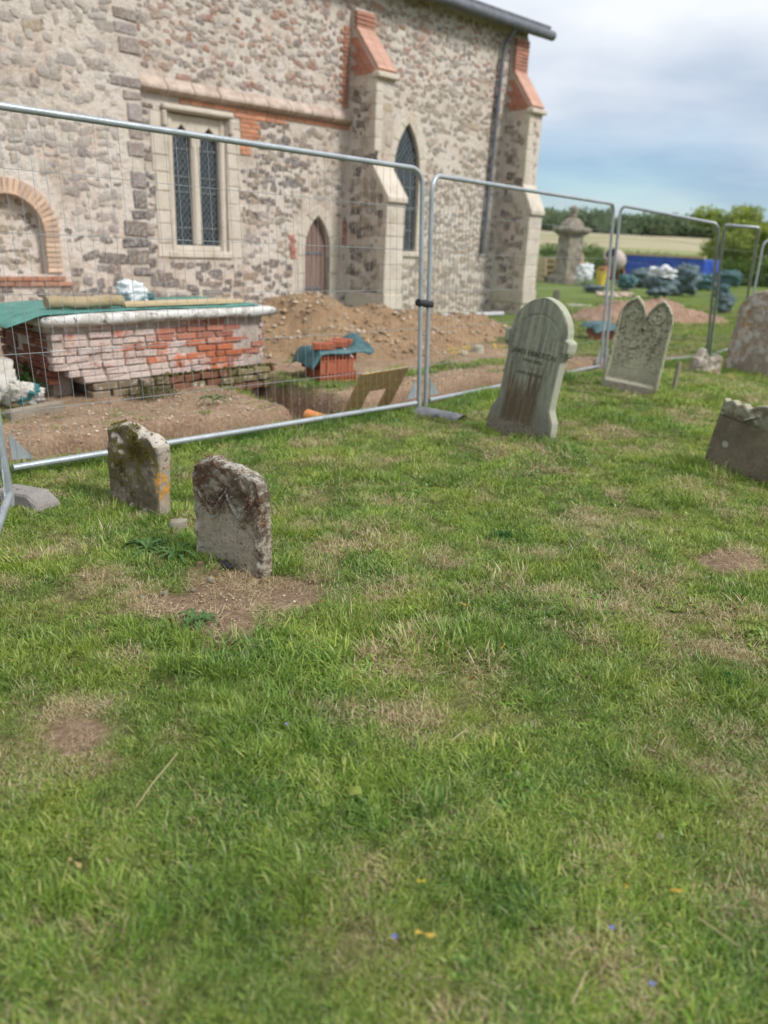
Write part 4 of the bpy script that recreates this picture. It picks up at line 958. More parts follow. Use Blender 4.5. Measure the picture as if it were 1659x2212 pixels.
def build_tomb():
    tb = Mat('old tomb brick', .92, .12); P = tb.co('Position'); c = tb.objcol(); O = tb.nd('ShaderNodeObjectInfo')
    n = tb.noise(9, 6, .7, P); n2 = tb.noise(70, 4, .65, P); al = O.outputs['Alpha']        # alpha = how much lime bloom this brick carries
    bl = tb.step(tb.math('ADD', tb.noise(5, 7, .75, P), tb.math('MULTIPLY', al, .40)), .62, .74)
    c = tb.mix(tb.math('MULTIPLY', bl, .85), c, tb.mix(tb.step(n2, .35, .7), (.64, .57, .53), (.50, .40, .355))); c = tb.mix(tb.math('MULTIPLY', tb.step(n2, .55, .8), .4), c, (.09, .06, .045))
    tb.col(c).bump(n2, .008).bump(n, .01)
    mor = simple('tomb mortar', (.50, .43, .38), (.36, .29, .24), 12, .95, .015)
    A = gp(123, 873); B = gp(572, 842); A = np.array([A[0], A[1], 0]); B = np.array([B[0], B[1], 0]); d = B - A; L = np.hypot(d[0], d[1]); ang = math.atan2(d[1], d[0])
    z0 = -.06; t = thing('chest_tomb', 'chest tomb of crumbling red brick, half limewashed, under a pale stone slab', 'tomb', (A[0], A[1], z0), ang)
    D = .98; ph = .19; zt = .70; r = np.random.default_rng(5)
    b = MB(); b.box(.020, L - .020, .020, D - .020, ph + .17, zt); b.box(.27, L - .020, .020, D - .020, ph, ph + .17); b.box(.10, .27, .25, D - .05, -.3, ph + .17); b.box(.40, L - .05, .05, D - .05, -.35, ph); b.build('core', mor, t)
    bms = brick_mesh(k=9, jit=.020, mat=tb.m, bev=.007); hd = brick_mesh(.105, .1025, .065, k=5, jit=.012, mat=tb.m, bev=.007)
    def col(x, z, side):
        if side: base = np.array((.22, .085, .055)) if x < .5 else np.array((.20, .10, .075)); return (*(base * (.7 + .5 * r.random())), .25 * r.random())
        w = np.clip(1.0 - (x - .12 * L) / (.50 * L), 0, 1) * (.74 + .9 * fbm(x * 3, z * 5, s=9)) + .45 * sstep(.86 * L, L, x) + .25 * r.random() + .25 * (z < .3)
        red = np.array((.50, .165, .085)) if .35 * L < x < .78 * L and z < .5 else np.array((.40, .17, .12))
        return (*(red * (.75 + .45 * r.random())), float(np.clip(w, 0, 1)))
    nrow = 8; ch_ = (zt - ph) / nrow
    for j in range(nrow):
        z = ph + (j + .5) * ch_; x = 0.; head = j % 2; first = True
        xs = .26 if j == 0 else (.13 if j == 1 else 0.); x = xs; xe = L
        while x < xe - .03:
            short = (first and head) or r.random() < .12; w = .112 if short else .222; w = min(w, xe - x)
            if r.random() > (.03 if .15 < x / L < .8 else .10) or j < 2:
                pr = .012 * (r.random() - .5) + (.035 * r.random() if x > .83 * L or j == nrow - 1 else 0)
                o = mobj('brick', (hd if short else bms)[r.integers(5 if short else 9)], None, t, (x + w/2, .0513 + pr, z), (.03 * (r.random()-.5), .03 * (r.random()-.5), .04 * (r.random()-.5)), ((w - .010) / (.105 if short else .215), 1, (ch_ - .009) / .065))
                o.color = col(x, z, False)
            x += w; first = False
        y = .105 if not head else .0; y = .105
        while y < D - .03:
            w = min(.222 if r.random() > .2 else .112, D - y)
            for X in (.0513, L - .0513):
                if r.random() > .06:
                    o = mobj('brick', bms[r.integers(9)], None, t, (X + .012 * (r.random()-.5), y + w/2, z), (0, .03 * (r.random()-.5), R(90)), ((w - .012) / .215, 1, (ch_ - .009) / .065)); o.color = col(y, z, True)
            y += w
    # mossy stepped plinth of broken brick and flint
    mossy = simple('moss crust', (.10, .085, .03), (.16, .135, .045), 20, 1, .02)
    for j in range(3):
        z = ph - .035 - j * .075; x = (.30 if j < 2 else .36) + .05 * r.random()
        while x < L + .05:
            w = .10 + .14 * r.random(); w = min(w, L + .07 - x)
            if w < .05: break
            out = .03 + .035 * (x / L) + .02 * r.random() - (.05 if x < .8 else 0)
            o = mobj('brick', bms[r.integers(9)], None, t, (x + w/2, .05 - out, z), (.08*(r.random()-.5), .06*(r.random()-.5), .1*(r.random()-.5)), ((w - .008) / .215, 1.1, 1.0)); q = r.random()
            o.color = (*(np.array((.24, .19, .13) if x < 1.0 else ((.20, .10, .065) if q < .6 else (.20, .17, .08))) * (.7 + .5*r.random())), .35 * r.random()); x += w
    V, F = [], []; n = 900
    for i in range(n):
        x = L * (.40 + .64 * r.random()); y = -.03 + .06 * r.random() - .03 * (x / L); z = ph + .002 - (.08 * r.random() if r.random() < .4 else 0); s = .010 + .014 * r.random(); k = len(V)
        c = np.array((x, y, z)); V += [c + r.normal(0, s, 3) * (1, .8, .6) for _ in range(4)]; F += [(k, k+1, k+2), (k, k+2, k+3), (k+1, k+3, k+2)]
    q = mobj('moss', mk('moss', V, F), mossy, t); q['kind'] = 'stuff'
    slabm = weathered('pale ledger stone', (.50, .48, .44), (.42, .40, .36), lambda m, c, n1, n2, n3: lichen(m, lichen(m, c, (.62, .61, .59), 8, .48, .9), (.10, .095, .08), 12, .60, .9), 26, .010)
    nb, prof = 44, [(-.085, .0), (-.10, .025), (-.105, .055), (-.09, .082), (-.05, .10)]
    V = []; W_ = [(0, 0), (L, 0), (L, D), (0, D)]
    b = MB(); pr = [(.02, -.02), (-.06, .0), (-.088, .018), (-.098, .045), (-.092, .072), (-.07, .088)]
    seg = []
    for (xa, ya), (xb, yb), nn in ((W_[0], W_[1], 34), (W_[1], W_[2], 18), (W_[2], W_[3], 34), (W_[3], W_[0], 18)):
        for i in range(nn): f = i / nn; seg.append((xa + (xb-xa)*f, ya + (yb-ya)*f))
    cx, cy = L/2, D/2; ring = []
    for px, py in seg:
        for o_, h in pr:
            sx, sy = 1 + (-2*o_) / L, 1 + (-2*o_) / D; wob = .014 * fbm(px*4, py*4, h*14, s=77, g=.65)
            ring.append((cx + (px-cx)*sx + wob, cy + (py-cy)*sy + wob, zt + h + .5 * wob))
    m_ = len(pr); ns = len(seg); F = [(i*m_+j, ((i+1) % ns)*m_+j, ((i+1) % ns)*m_+j+1, i*m_+j+1) for i in range(ns) for j in range(m_-1)]
    F += [tuple(i*m_+m_-1 for i in range(ns)), tuple(i*m_ for i in range(ns-1, -1, -1))]
    mobj('ledger_slab', mk('ledger_slab', ring, F, True), slabm, t)
    # things lying on the slab
    M = t.matrix_basis if False else Matrix.Translation((A[0], A[1], z0)) @ Matrix.Rotation(ang, 4, 'Z'); zs = zt + .09
    def onto(o): o.matrix_world = M @ o.matrix_world; return o
    def fn(u, v):
        x = -.42 + u * (L + .40); y = .06 + v * (D + .1) - .03 * np.sin(u * 9); z = zs + .014 + .012 * fbm(x * 5, y * 5, s=3)
        over = np.clip(-.09 - x, 0, 1); z = z - over * .28 - .03 * np.clip(.10 - y, 0, 1); x = x + over * .12
        y = y - .03 - .10 * (x < .35) * sstep(.35, -.1, x); return x, y, z
    o = cloth('tarpaulin', fn, 40, 18, M_GREEN.m); tag(onto(o), 'green tarpaulin spread over the chest tomb slab, hanging off its left end', 'tarpaulin')
    b = MB(); pts = [(x, .22 + .012 * math.sin(x * 7), zs + .075 + .006 * math.sin(x * 11)) for x in np.linspace(.10, .80, 9)]; b.tube(pts, [.052 + .006 * math.sin(i * 2.3) for i in range(9)], 8)
    o = b.build('fence_log', weathered('rough split log', (.40, .32, .20), (.32, .25, .15), None, 26, .012), None, smooth=True); tag(onto(o), 'rough pale split timber lying on the green tarpaulin over the tomb', 'timber')
    b = MB(); b.box(.80, L - .14, .16, .25, zs + .022, zs + .055, jit=.006); o = b.build('plank_offcut', M_WOOD.m, None, bevel=.004); tag(onto(o), 'thin new yellow plank on the tomb slab, right of the rough timber', 'plank')
    b = MB(); b.box(.85, L - .2, .36, .44, zs + .022, zs + .05, jit=.006); o = b.build('batten', M_WOOD.m, None, bevel=.004); tag(onto(o), 'second pale batten on the tarpaulin behind the thin plank', 'plank')
    o = pillow('plastic_bag', .34, .22, .24, M_WHITE.m, 8); o.matrix_world = Matrix.Translation((1.25, .78, zs + .10)) @ Matrix.Rotation(.3, 4, 'Z'); tag(onto(o), 'crumpled white plastic bag sitting on the back of the chest tomb', 'bag')
    q = pillow('bag_tail', .17, .12, .08, M_TEAL.m, 9); q.parent = o; q.location = (.17, -.03, -.05)
    return t, M, L, D
def pillow(name, lx, ly, lz, mat, seed, n=44, k=.35):
    n = max(n, 44)
    u, v = np.meshgrid(np.linspace(0, 2*np.pi, n, endpoint=False), np.linspace(-np.pi/2, np.pi/2, 27), indexing='ij')
    def se(c, e): return np.sign(c) * np.abs(c) ** e
    X = se(np.cos(v), .6) * se(np.cos(u), .55); Y = se(np.cos(v), .6) * se(np.sin(u), .55); Z = se(np.sin(v), .9)
    w = 1 + k * fbm(X * 2.2, Y * 2.2, Z * 2.2, s=seed, g=.6) - .26 * (1 - np.abs(fbm(X * 2.6 + 5, Y * 2.6, Z * 2.6, s=seed + 40, o=3))) ** 4 + .05 * fbm(X * 7, Y * 7, Z * 7, s=seed + 50)
    V = np.stack([X * lx/2 * w, Y * ly/2 * w, Z * lz/2 * w], -1); V = V.reshape(-1, 3)
    return mobj(name, mk(name, V, grid_faces(n, 27, True), True), mat)
TOMB, TM, TL_, TD_ = build_tomb()

# ------------------------------------------------------------------ dug earth, bricks, board, pipes, sacks
M_EARTH = Mat('dug clay', .97, .08); _P = M_EARTH.co('Position'); _n = M_EARTH.noise(3, 6, .65, _P); _n2 = M_EARTH.noise(22, 6, .7, _P); _n3 = M_EARTH.noise(90, 4, .65, _P)
_c = M_EARTH.mix(M_EARTH.step(_n, .3, .7), (.34, .215, .12), (.44, .30, .18)); _c = M_EARTH.mix(M_EARTH.step(_n2, .5, .75), _c, (.52, .39, .25)); _c = M_EARTH.mix(M_EARTH.math('MULTIPLY', M_EARTH.step(_n3, .55, .75), .6), _c, (.21, .13, .07))
M_EARTH.col(_c).bump(_n2, .05).bump(_n3, .015)
M_FLINT = Mat('field stones', .8, .3); _c = M_FLINT.attr('Col')[0]; M_FLINT.col(M_FLINT.mix(M_FLINT.step(M_FLINT.noise(40, 4, .6), .4, .7), _c, M_FLINT.mix(.4, _c, (.30, .22, .15)))); M_FLINT.bump(M_FLINT.noise(60, 4, .6), .006)
def heap(name, cu, cv, peaks, label, cat, mat):
    pts = [(gp(u, v), h, rx, ry, a) for u, v, h, rx, ry, a in peaks]; c = gp(cu, cv)
    xs = np.linspace(-5, 5, 150); ys = np.linspace(-4.5, 4.5, 130); X, Y = np.meshgrid(xs, ys, indexing='ij'); H = 0 * X
    for p, h, rx, ry, a in pts:
        dx, dy = X + c[0] - p[0], Y + c[1] - p[1]; ex, ey = dx * math.cos(a) + dy * math.sin(a), -dx * math.sin(a) + dy * math.cos(a)
        q = np.sqrt((ex / rx) ** 2 + (ey / ry) ** 2); q = q + .22 * fbm(X * 1.3 + c[0], Y * 1.3, s=91); H = np.maximum(H, h * (1 - sstep(0, 1.15, q)) ** .9)
    e = sstep(0, .12, H); H = H + e * (.12 * fbm(X * 2.6, Y * 2.6, s=92, o=5, g=.66) + .045 * fbm(X * 12, Y * 12, s=93, o=3))
    Z = H - .05 * (1 - e) - .02 + gz(X + c[0], Y + c[1], False) * 1.0
    k = H > .004; kk = k.copy()
    for s in ((1, 0), (-1, 0), (0, 1), (0, -1)): kk |= np.roll(k, s, (0, 1))
    F = grid_faces(150, 130); F = F[kk.ravel()[F].all(1)]; me = mk(name, np.stack([X, Y, Z], -1).reshape(-1, 3), F, True)
    bm = bmesh.new(); bm.from_mesh(me); bmesh.ops.delete(bm, geom=[v for v in bm.verts if not v.link_faces], context='VERTS'); bm.to_mesh(me); bm.free()
    o = mobj(name, me, mat, None, (c[0], c[1], 0)); tag(o, label, cat); k2 = H > .05
    return o, (X[k2] + c[0], Y[k2] + c[1], Z[k2])
def scatter_stones(name, P, sizes, seed, pale=.6, kind='stuff'):
    r = np.random.default_rng(seed); base = np.array([(1,0,0),(-1,0,0),(0,1,0),(0,-1,0),(0,0,1),(0,0,-1)], float); FF = np.array([(0,2,4),(2,1,4),(1,3,4),(3,0,4),(2,0,5),(1,2,5),(3,1,5),(0,3,5)])
    n = len(P); V = base[None] * (.6 + .8 * r.random((n, 6, 1))) * sizes[:, None, None] * np.array([1, .8, .55]); a = r.random(n) * 6.28; c, s = np.cos(a)[:, None], np.sin(a)[:, None]
    X = V[..., 0] * c - V[..., 1] * s; Y = V[..., 0] * s + V[..., 1] * c; V = np.stack([X, Y, V[..., 2]], -1) + r.normal(0, .12, (n, 6, 3)) * sizes[:, None, None] + P[:, None, :]
    F = (FF[None] + 6 * np.arange(n)[:, None, None]).reshape(-1, 3); q = r.random(n)[:, None]
    col = np.where(q < pale, np.array((.52, .44, .34)), np.array((.36, .25, .15))) * (.6 + .75 * r.random((n, 1)))
    o = mobj(name, mk(name, V.reshape(-1, 3), F, False, np.repeat(col, 6, 0)), M_FLINT.m)
    if kind: o['kind'] = kind
    return o
def leafy(V, F, p, n, rad, h, lw, ll, r, up_=.5):
    for i in range(n):
        a = r.random() * 6.28; q = rad * math.sqrt(r.random()); c = np.array(p) + np.array((q*math.cos(a), q*math.sin(a), h * r.random() ** .8)); d = r.normal(0, 1, 3); d[2] = abs(d[2]) * up_; d /= np.linalg.norm(d); s = np.cross(d, r.normal(0, 1, 3)); s /= np.linalg.norm(s) + 1e-9
        l, w = ll * (.6 + .8*r.random()), lw * (.6 + .8*r.random()); k = len(V); V += [c, c + d*l*.5 + s*w, c + d*l, c + d*l*.5 - s*w]; F.append((k, k+1, k+2, k+3))
def leaf_mat(name, c1, c2, sc=9):
    m = Mat(name, .6, .3); n = m.noise(sc, 4, .7, m.co('Position')); m.nt.nodes.remove(m.b); c = m.mix(m.step(n, .3, .7), c1, c2)
    d = m.nd('ShaderNodeBsdfDiffuse'); t = m.nd('ShaderNodeBsdfTranslucent'); x = m.nd('ShaderNodeMixShader'); m.put(d.inputs[0], c); m.put(t.inputs[0], c); x.inputs[0].default_value = .3
    m.put(x.inputs[1], d.outputs[0]); m.put(x.inputs[2], t.outputs[0]); m.put(m.nt.nodes['Material Output'].inputs[0], x.outputs[0]); return m.m
def build_site():
    r = np.random.default_rng(9)
    o1, s1 = heap('soil_heap', 760, 740, [(660, 722, .62, 1.5, 1.7, .5), (780, 728, .50, 1.7, 1.5, .5), (1070, 698, .24, 1.8, 1.0, .8), (900, 722, .42, 1.5, 1.3, .6), (1000, 715, .36, 1.6, 1.0, .7), (720, 755, .28, 1.6, 1.0, .4)], 'heap of brown dug clay piled before the church door', 'soil heap', M_EARTH.m)
    red = simple('reddish soil', (.27, .165, .115), (.38, .25, .175), 5, .95, .04, 20)
    o2, s2 = heap('soil_heap', 1390, 690, [(1340, 693, .52, 1.4, 1.1, .3), (1420, 690, .50, 1.6, 1.1, .3), (1480, 690, .28, 1.4, .9, .3)], 'low reddish soil heap on the grass behind the double gravestone', 'soil heap', red)
    for (X, Y, Z), n, sd in ((s1, 3200, 1), (s2, 500, 2)):
        k = r.integers(0, len(X), n); P = np.stack([X[k] + r.normal(0, .03, n), Y[k] + r.normal(0, .03, n), Z[k] + .008], -1); o = scatter_stones('clods', P, .010 + .050 * r.random(n) ** 3, sd, .30); o.parent = o1 if sd == 1 else o2; o.matrix_parent_inverse = Matrix.Translation(-(o1 if sd == 1 else o2).location)
    # gravel over the bare strip
    n = 9000; a = r.uniform(-4.2, 6.5, n); b = r.uniform(.1, 1.7, n) ** 1.0; P = np.array([FB(x, y) for x, y in zip(a, b)]); e = earth_m(P[:, 0], P[:, 1]); k = e > .55; P = P[k]; z = gz(P[:, 0], P[:, 1])
    scatter_stones('gravel', np.column_stack([P, z + .004]), .004 + .016 * r.random(len(P)) ** 3, 4, .62)
    c = gp(500, 1300); n = 420; P = np.column_stack([c[0] + r.normal(0, .16, n), c[1] + r.normal(0, .14, n)]); P = P[bare_m(P[:, 0], P[:, 1]) > .5]; scatter_stones('grit', np.column_stack([P, gz(P[:, 0], P[:, 1]) + .002]), .002 + .007 * r.random(len(P)) ** 2.5, 5, .5)
    # ---- perforated brick stack under a sheet
    pb = Mat('new red clay brick', .85, .2); n_ = pb.noise(26, 4, .6); pb.col(pb.mix(pb.objrand(), pb.mix(pb.step(n_, .3, .7), (.36, .105, .055), (.43, .145, .08)), pb.mix(pb.step(n_, .3, .7), (.32, .09, .05), (.40, .125, .07)))); pb.bump(pb.noise(90, 3, .6), .002)
    def perforated():
        lx, ly, lz = .215, .065, .1025                 # laid on edge, bed face with slots to the front
        xs = [-lx/2]; 
        for i in range(5): c = -lx/2 + lx * (i + .5) / 5; xs += [c - .011, c + .011]
        xs.append(lx/2); zs = [-lz/2, -.034, -.008, .008, .034, lz/2]; V = []; F = []
        nx, nz = len(xs), len(zs)
        for y in (-ly/2, ly/2): V += [(x, y, z) for x in xs for z in zs]
        id_ = lambda s, i, j: s*nx*nz + i*nz + j; hole = lambda i, j: i % 2 == 1 and j in (1, 3)
        for i in range(nx-1):
            for j in range(nz-1):
                if hole(i, j):
                    for (i0, j0), (i1, j1) in (((i, j), (i+1, j)), ((i+1, j), (i+1, j+1)), ((i+1, j+1), (i, j+1)), ((i, j+1), (i, j))): F.append((id_(0, i0, j0), id_(0, i1, j1), id_(1, i1, j1), id_(1, i0, j0)))
                else: F += [(id_(0, i, j), id_(0, i+1, j), id_(0, i+1, j+1), id_(0, i, j+1)), (id_(1, i, j), id_(1, i, j+1), id_(1, i+1, j+1), id_(1, i+1, j))]
        for i in range(nx-1): F += [(id_(0,i,0), id_(1,i,0), id_(1,i+1,0), id_(0,i+1,0)), (id_(0,i,nz-1), id_(0,i+1,nz-1), id_(1,i+1,nz-1), id_(1,i,nz-1))]
        for j in range(nz-1): F += [(id_(0,0,j), id_(0,0,j+1), id_(1,0,j+1), id_(1,0,j)), (id_(0,nx-1,j), id_(1,nx-1,j), id_(1,nx-1,j+1), id_(0,nx-1,j+1))]
        me = mk('new_brick', V, F); me.materials.append(pb.m); return me
    pm = perforated()
    def stack(u, v, rz, nl, n2, label, grp, extra):
        NTH = ['front', 'second', 'third', 'fourth', 'fifth', 'sixth', 'seventh', 'back']
        c = gp(u, v); M = Matrix.Translation((c[0], c[1], c[2] - .005)) @ Matrix.Rotation(rz, 4, 'Z')
        for l in range(nl):
            z = .0515 + l * .1035
            if l % 2 == 0: pos = [(.109 + .2175 * i, .033 + .066 * j, 0) for i in range(n2) for j in range(5)]
            else: pos = [(.033 + .0665 * i, .109 + .2175 * j, 90) for i in range(int(n2 * 3.25)) for j in range(2)]
            for x, y, a in pos:
                if y > .33 + .11 * (a > 0): continue
                if not (x < .25 or y < .20 or l == nl - 1): continue          # bricks no one can see inside the pile
                o = bpy.data.objects.new('new_brick', pm); COL.objects.link(o); o.matrix_world = M @ Matrix.Translation((x + .003 * r.normal(), y + .003 * r.normal(), z)) @ Matrix.Rotation(R(a) + .015 * r.normal(), 4, 'Z'); q_ = (int(x / .2175), int(y / .066)) if a == 0 else (int(x / .0665), int(y / .2175)); tag(o, label % (('left', 'right')[q_[0] % 2] + ' brick of the ' + NTH[q_[1] % 8] + ' row' if a == 0 else NTH[q_[0] % 8] + ' brick from left, ' + ('near', 'far')[q_[1] % 2] + ' row', ('bottom', 'middle', 'top')[l]), 'brick', grp)
        return M, nl * .1035
    M, h = stack(692, 826, R(34), 3, 2, '%s, %s course, pile by the board', 'new bricks stacked under the sheet by the trench', True)
    def fn(u, v):
        x = -.17 + u * .80; y = -.06 + v * .58; dx = np.maximum(0, np.abs(x - .215) - .23); dy = np.maximum(0, np.abs(y - .20) - .21)
        z = h + .016 - 1.0 * dx * (x < .2) + .10 * dx * (x > .3) - .75 * dy * (y < .2) - .5 * dy * (y > .2) + .014 * fbm(x * 7, y * 7, s=31) * (1 + 14 * (dx + dy)) + .12 * np.exp(-((x - .60) / .12) ** 2) * v + .035 * np.sin(x * 19) * dy * 6
        x = x + .35 * dx * (x < .2); return x, y + .5 * dy * (y < .2), z
    o = cloth('tarpaulin', fn, 44, 34, M_TEAL.m); o.matrix_world = M; tag(o, 'small teal sheet draped over the pile of new bricks with three loose bricks on it', 'tarpaulin')
    sm = brick_mesh(.215, .1025, .065, k=1, jit=.001, mat=pb.m, bev=.003)[0]; sm.name = 'loose_brick'
    for (x, y, a, lab) in ((.06, .06, -16, 'left loose brick weighing down the teal sheet, nearest its drooping front edge'), (.29, .17, -30, 'middle loose brick on top of the teal sheet'), (.43, .30, -46, 'right loose brick on the teal sheet, beside its lifted corner')):
        o = bpy.data.objects.new('loose_brick', sm); COL.objects.link(o); o.matrix_world = M @ Matrix.Translation((x, y, h + .016 + .04)) @ Matrix.Rotation(R(a), 4, 'Z'); tag(o, lab, 'brick', 'bricks holding down the sheet')
    b = MB(); b.tube([(.30, .05, h + .024), (.335, .0, h + .0), (.35, -.05, h - .06)], .006, 5); o = b.build('white_string', M_WHITE.m); o.matrix_world = M; tag(o, 'short white string hanging over the front of the teal sheet', 'string')
    M2, h2 = stack(1291, 738, R(20), 3, 2, '%s, %s course, pile behind the panel', 'bricks stacked behind the tall gravestone', False)
    o = cloth('tarpaulin', lambda u, v: (-.15 + u * .75, -.12 + v * .6, h2 + .02 - .5 * np.maximum(0, np.abs(u - .5) - .32) + .05 * fbm(u * 5, v * 5, s=3) - .5 * np.maximum(0, .2 - v)), 20, 16, M_TEAL.m); o.matrix_world = M2; tag(o, 'dark teal sheet over the brick pile behind the tall gravestone', 'tarpaulin')
    # ---- sheet board with a cut-out, leaning in the trench
    osb = Mat('chipboard sheet', .8, .2); v = osb.voro(38, osb.co('Object', (1, 3, 1)), out=1); osb.col(osb.mix(osb.step(osb.noise(24, 4, .7), .3, .7), (.30, .19, .075), (.43, .30, .14))); osb.bump(osb.noise(50, 3, .6), .003)
    fn_ = np.array([-E1[1], E1[0], 0.])
    def onfence(u, v, off): d_ = ray(u, v); return C0 + d_ * ((np.array([FP[0], FP[1], 0]) + off * fn_ - C0) @ fn_) / (d_ @ fn_)
    tl, tr, bl, br = onfence(776, 808, .05), onfence(877, 793, .05), onfence(735, 906, .34), onfence(836, 885, .34); dx = ((tr - tl) + (br - bl)) / 2; w = np.linalg.norm(dx); upv = ((tl - bl) + (tr - br)) / 2
    ex = Vector(dx / w); uz = Vector(upv); uz = (uz - ex * uz.dot(ex)); hh = uz.length; uz.normalize(); ny = uz.cross(ex).normalized(); sk = Vector(upv).dot(ex)
    t = Matrix(((ex.x, -ny.x, uz.x, bl[0]), (ex.y, -ny.y, uz.y, bl[1]), (ex.z, -ny.z, uz.z, bl[2]), (0, 0, 0, 1)))
    W_, Hh = w, hh; x0, x1, z0_, z1_ = W_ * .34, W_ * .74, Hh * .07, Hh * .58
    b = MB(); P = [(0, 0), (W_, 0), (W_, Hh), (0, Hh)]; Q = [(x0, z0_), (x1, z0_), (x1, z1_), (x0, z1_)]
    V = [(x, y, z) for y in (-.009, .009) for x, z in P + Q]; F = []
    for i in range(4): j = (i+1) % 4; F += [(i, j, 4+j, 4+i), (8+j, 8+i, 12+i, 12+j), (j, i, 8+i, 8+j), (4+i, 4+j, 12+j, 12+i)]
    b.add(V, F); o = b.build('chipboard_sheet', osb.m, None); o.matrix_world = t; tag(o, 'brown chipboard sheet with a square cut out, leaning in the trench by the orange pipe', 'board')
    b = MB(); b.box(x0 - .05, x1 + .06, -.045, -.012, z0_ - .025, z0_ + .008); o = b.build('timber_strip', M_WOOD.m, None, bevel=.003); o.matrix_world = t; tag(o, 'short pale timber strip below the hole in the leaning chipboard', 'timber')
    # ---- orange drain pipe
    om = simple('orange plastic', (.62, .22, .055), (.66, .27, .09), 4, .4, 0, spec=.5); p0 = G(664, 897, -.08); p1 = G(722, 916, -.10); d = p1 - p0; p1 = p0 + d * 1.9
    b = MB(); n = 20; rad = .055; ax = Vector(d).normalized(); s = ax.orthogonal().normalized(); q = ax.cross(s); V = []
    for pt, rr in ((p0, rad), (p1, rad), (p1, rad - .004), (p0, rad - .004)): V += [tuple(Vector(pt) + (s * math.cos(6.283*j/n) + q * math.sin(6.283*j/n)) * rr) for j in range(n)]
    b.add(V, [(i*n+j, i*n+(j+1) % n, ((i+1) % 4)*n+(j+1) % n, ((i+1) % 4)*n+j) for i in range(4) for j in range(n)]); o = b.build('drain_pipe', om, None, smooth=True); tag(o, 'orange plastic drain pipe poking out of the trench at the fence rail', 'pipe')
    # ---- grey pipe along the church foot
    gm = simple('pale grey pipe', (.44, .45, .47), (.52, .53, .55), 6, .5, 0); f = thing('waste_pipe', 'pale grey pipe with dark coupling lying along the church foot behind the fence', 'pipe', gp(928, 694) + np.array([0, 0, .10]))
    e = gp(1085, 683) + np.array([0, 0, .06]) - np.array(f.location); b = MB(); b.tube([(0, 0, 0), tuple(e)], .055, 12); b.build('tube', gm, f, smooth=True); b = MB(); b.tube([tuple(e * .24), tuple(e * .32)], .075, 12); b.build('coupling', simple('dark coupling', (.05, .03, .03), (.08, .05, .05), 8, .6, 0), f, smooth=True)
    o = pillow('green_sheet', .75, .35, .12, M_GREEN.m, 41); p = gp(962, 703); o.location = (p[0], p[1], p[2] + .06); o.rotation_euler = (0, 0, .7); tag(o, 'folded green sheet under the pale grey pipe by the church', 'sheet')
    # ---- sacks and kerb left of the tomb
    tealp = simple('teal print', (.03, .15, .16), (.07, .22, .22), 30, .7, 0)
    def sack(u, v, lx, ly, lz, rot, label, seed, up_=0):
        p = gp(u, v); o = pillow('woven_sack', lx, ly, lz, M_SACK.m, seed, 30, .28); o.location = (p[0], p[1], p[2] + up_); o.rotation_euler = rot; return tag(o, label, 'sack', 'pale sacks beside the tomb')
    sack(12, 876, .20, .14, .42, (R(-8), R(6), R(30)), 'upright pale woven sack slumped behind the left fence post', 12, .20)
    o = sack(60, 884, .30, .13, .22, (R(18), R(22), R(34)), 'lying pale sack with a teal printed stripe, left of the tomb', 13, .13)
    me = o.data; st = MB(); vv = np.array([v.co[:] for v in me.vertices]); no = np.array([v.normal[:] for v in me.vertices]); idx = []
    for p_ in me.polygons:
        c_ = vv[list(p_.vertices)].mean(0)
        if abs(c_[0] * .9 - c_[2] * .5 - .01) < .022 and p_.normal.y < .3: k = len(st.V); st.add(vv[list(p_.vertices)] + no[list(p_.vertices)] * .004, [tuple(range(len(p_.vertices)))])
    if st.V: st.build('printed_stripe', tealp, o)
    b = MB(); a0, a1 = gp(18, 905), gp(135, 882); mid = (a0 + a1) / 2; L = np.linalg.norm(a1 - a0); ang = math.atan2((a1-a0)[1], (a1-a0)[0]); b.box(-L/2, L/2, -.04, .05, -.1, .07, jit=.02)
    o = b.build('kerb_stone', weathered('kerb', (.33, .28, .22), (.26, .21, .16)), None, bevel=.012); o.location = mid; o.rotation_euler = (0, 0, ang); tag(o, 'low mossy stone kerb running left from the tomb foot', 'kerb')
    # ---- greenery
    ivy = leaf_mat('ivy leaves', (.018, .05, .014), (.05, .10, .025)); ol = leaf_mat('grey green weeds', (.07, .085, .035), (.13, .13, .06)); th = leaf_mat('thistle leaves', (.055, .12, .04), (.13, .22, .085), 14)
    V, F = [], []
    for k in range(9): leafy(V, F, TM @ Vector((-.06 - .18 * r.random(), .05 + .9 * r.random(), .0)), 110, .11, .10 + .28 * r.random(), .016, .045, r)
    o = mobj('ivy', mk('ivy', V, F), ivy); tag(o, 'dark ivy growing up the left end of the chest tomb', 'ivy')
    V, F = [], []
    for k in range(4): leafy(V, F, TM @ Vector((-1.0 - 1.2 * r.random(), .8 + 1.2 * r.random(), .0)), 140, .3, .5, .018, .05, r)
    o = mobj('nettle_patch', mk('nettle_patch', V, F), ivy); tag(o, 'dark green nettles behind the sacks at the left edge', 'nettles')
    V, F = [], []
    for k in range(9): leafy(V, F, TM @ Vector((.62 + .42 * r.random(), -.10 - .25 * r.random(), -.02)), 150, .10, .06 + .16 * r.random(), .004, .026, r, 1.2)
    o = mobj('straggling_weed', mk('straggling_weed', V, F), ol); tag(o, 'bushy grey green weed growing at the foot of the chest tomb', 'weed')
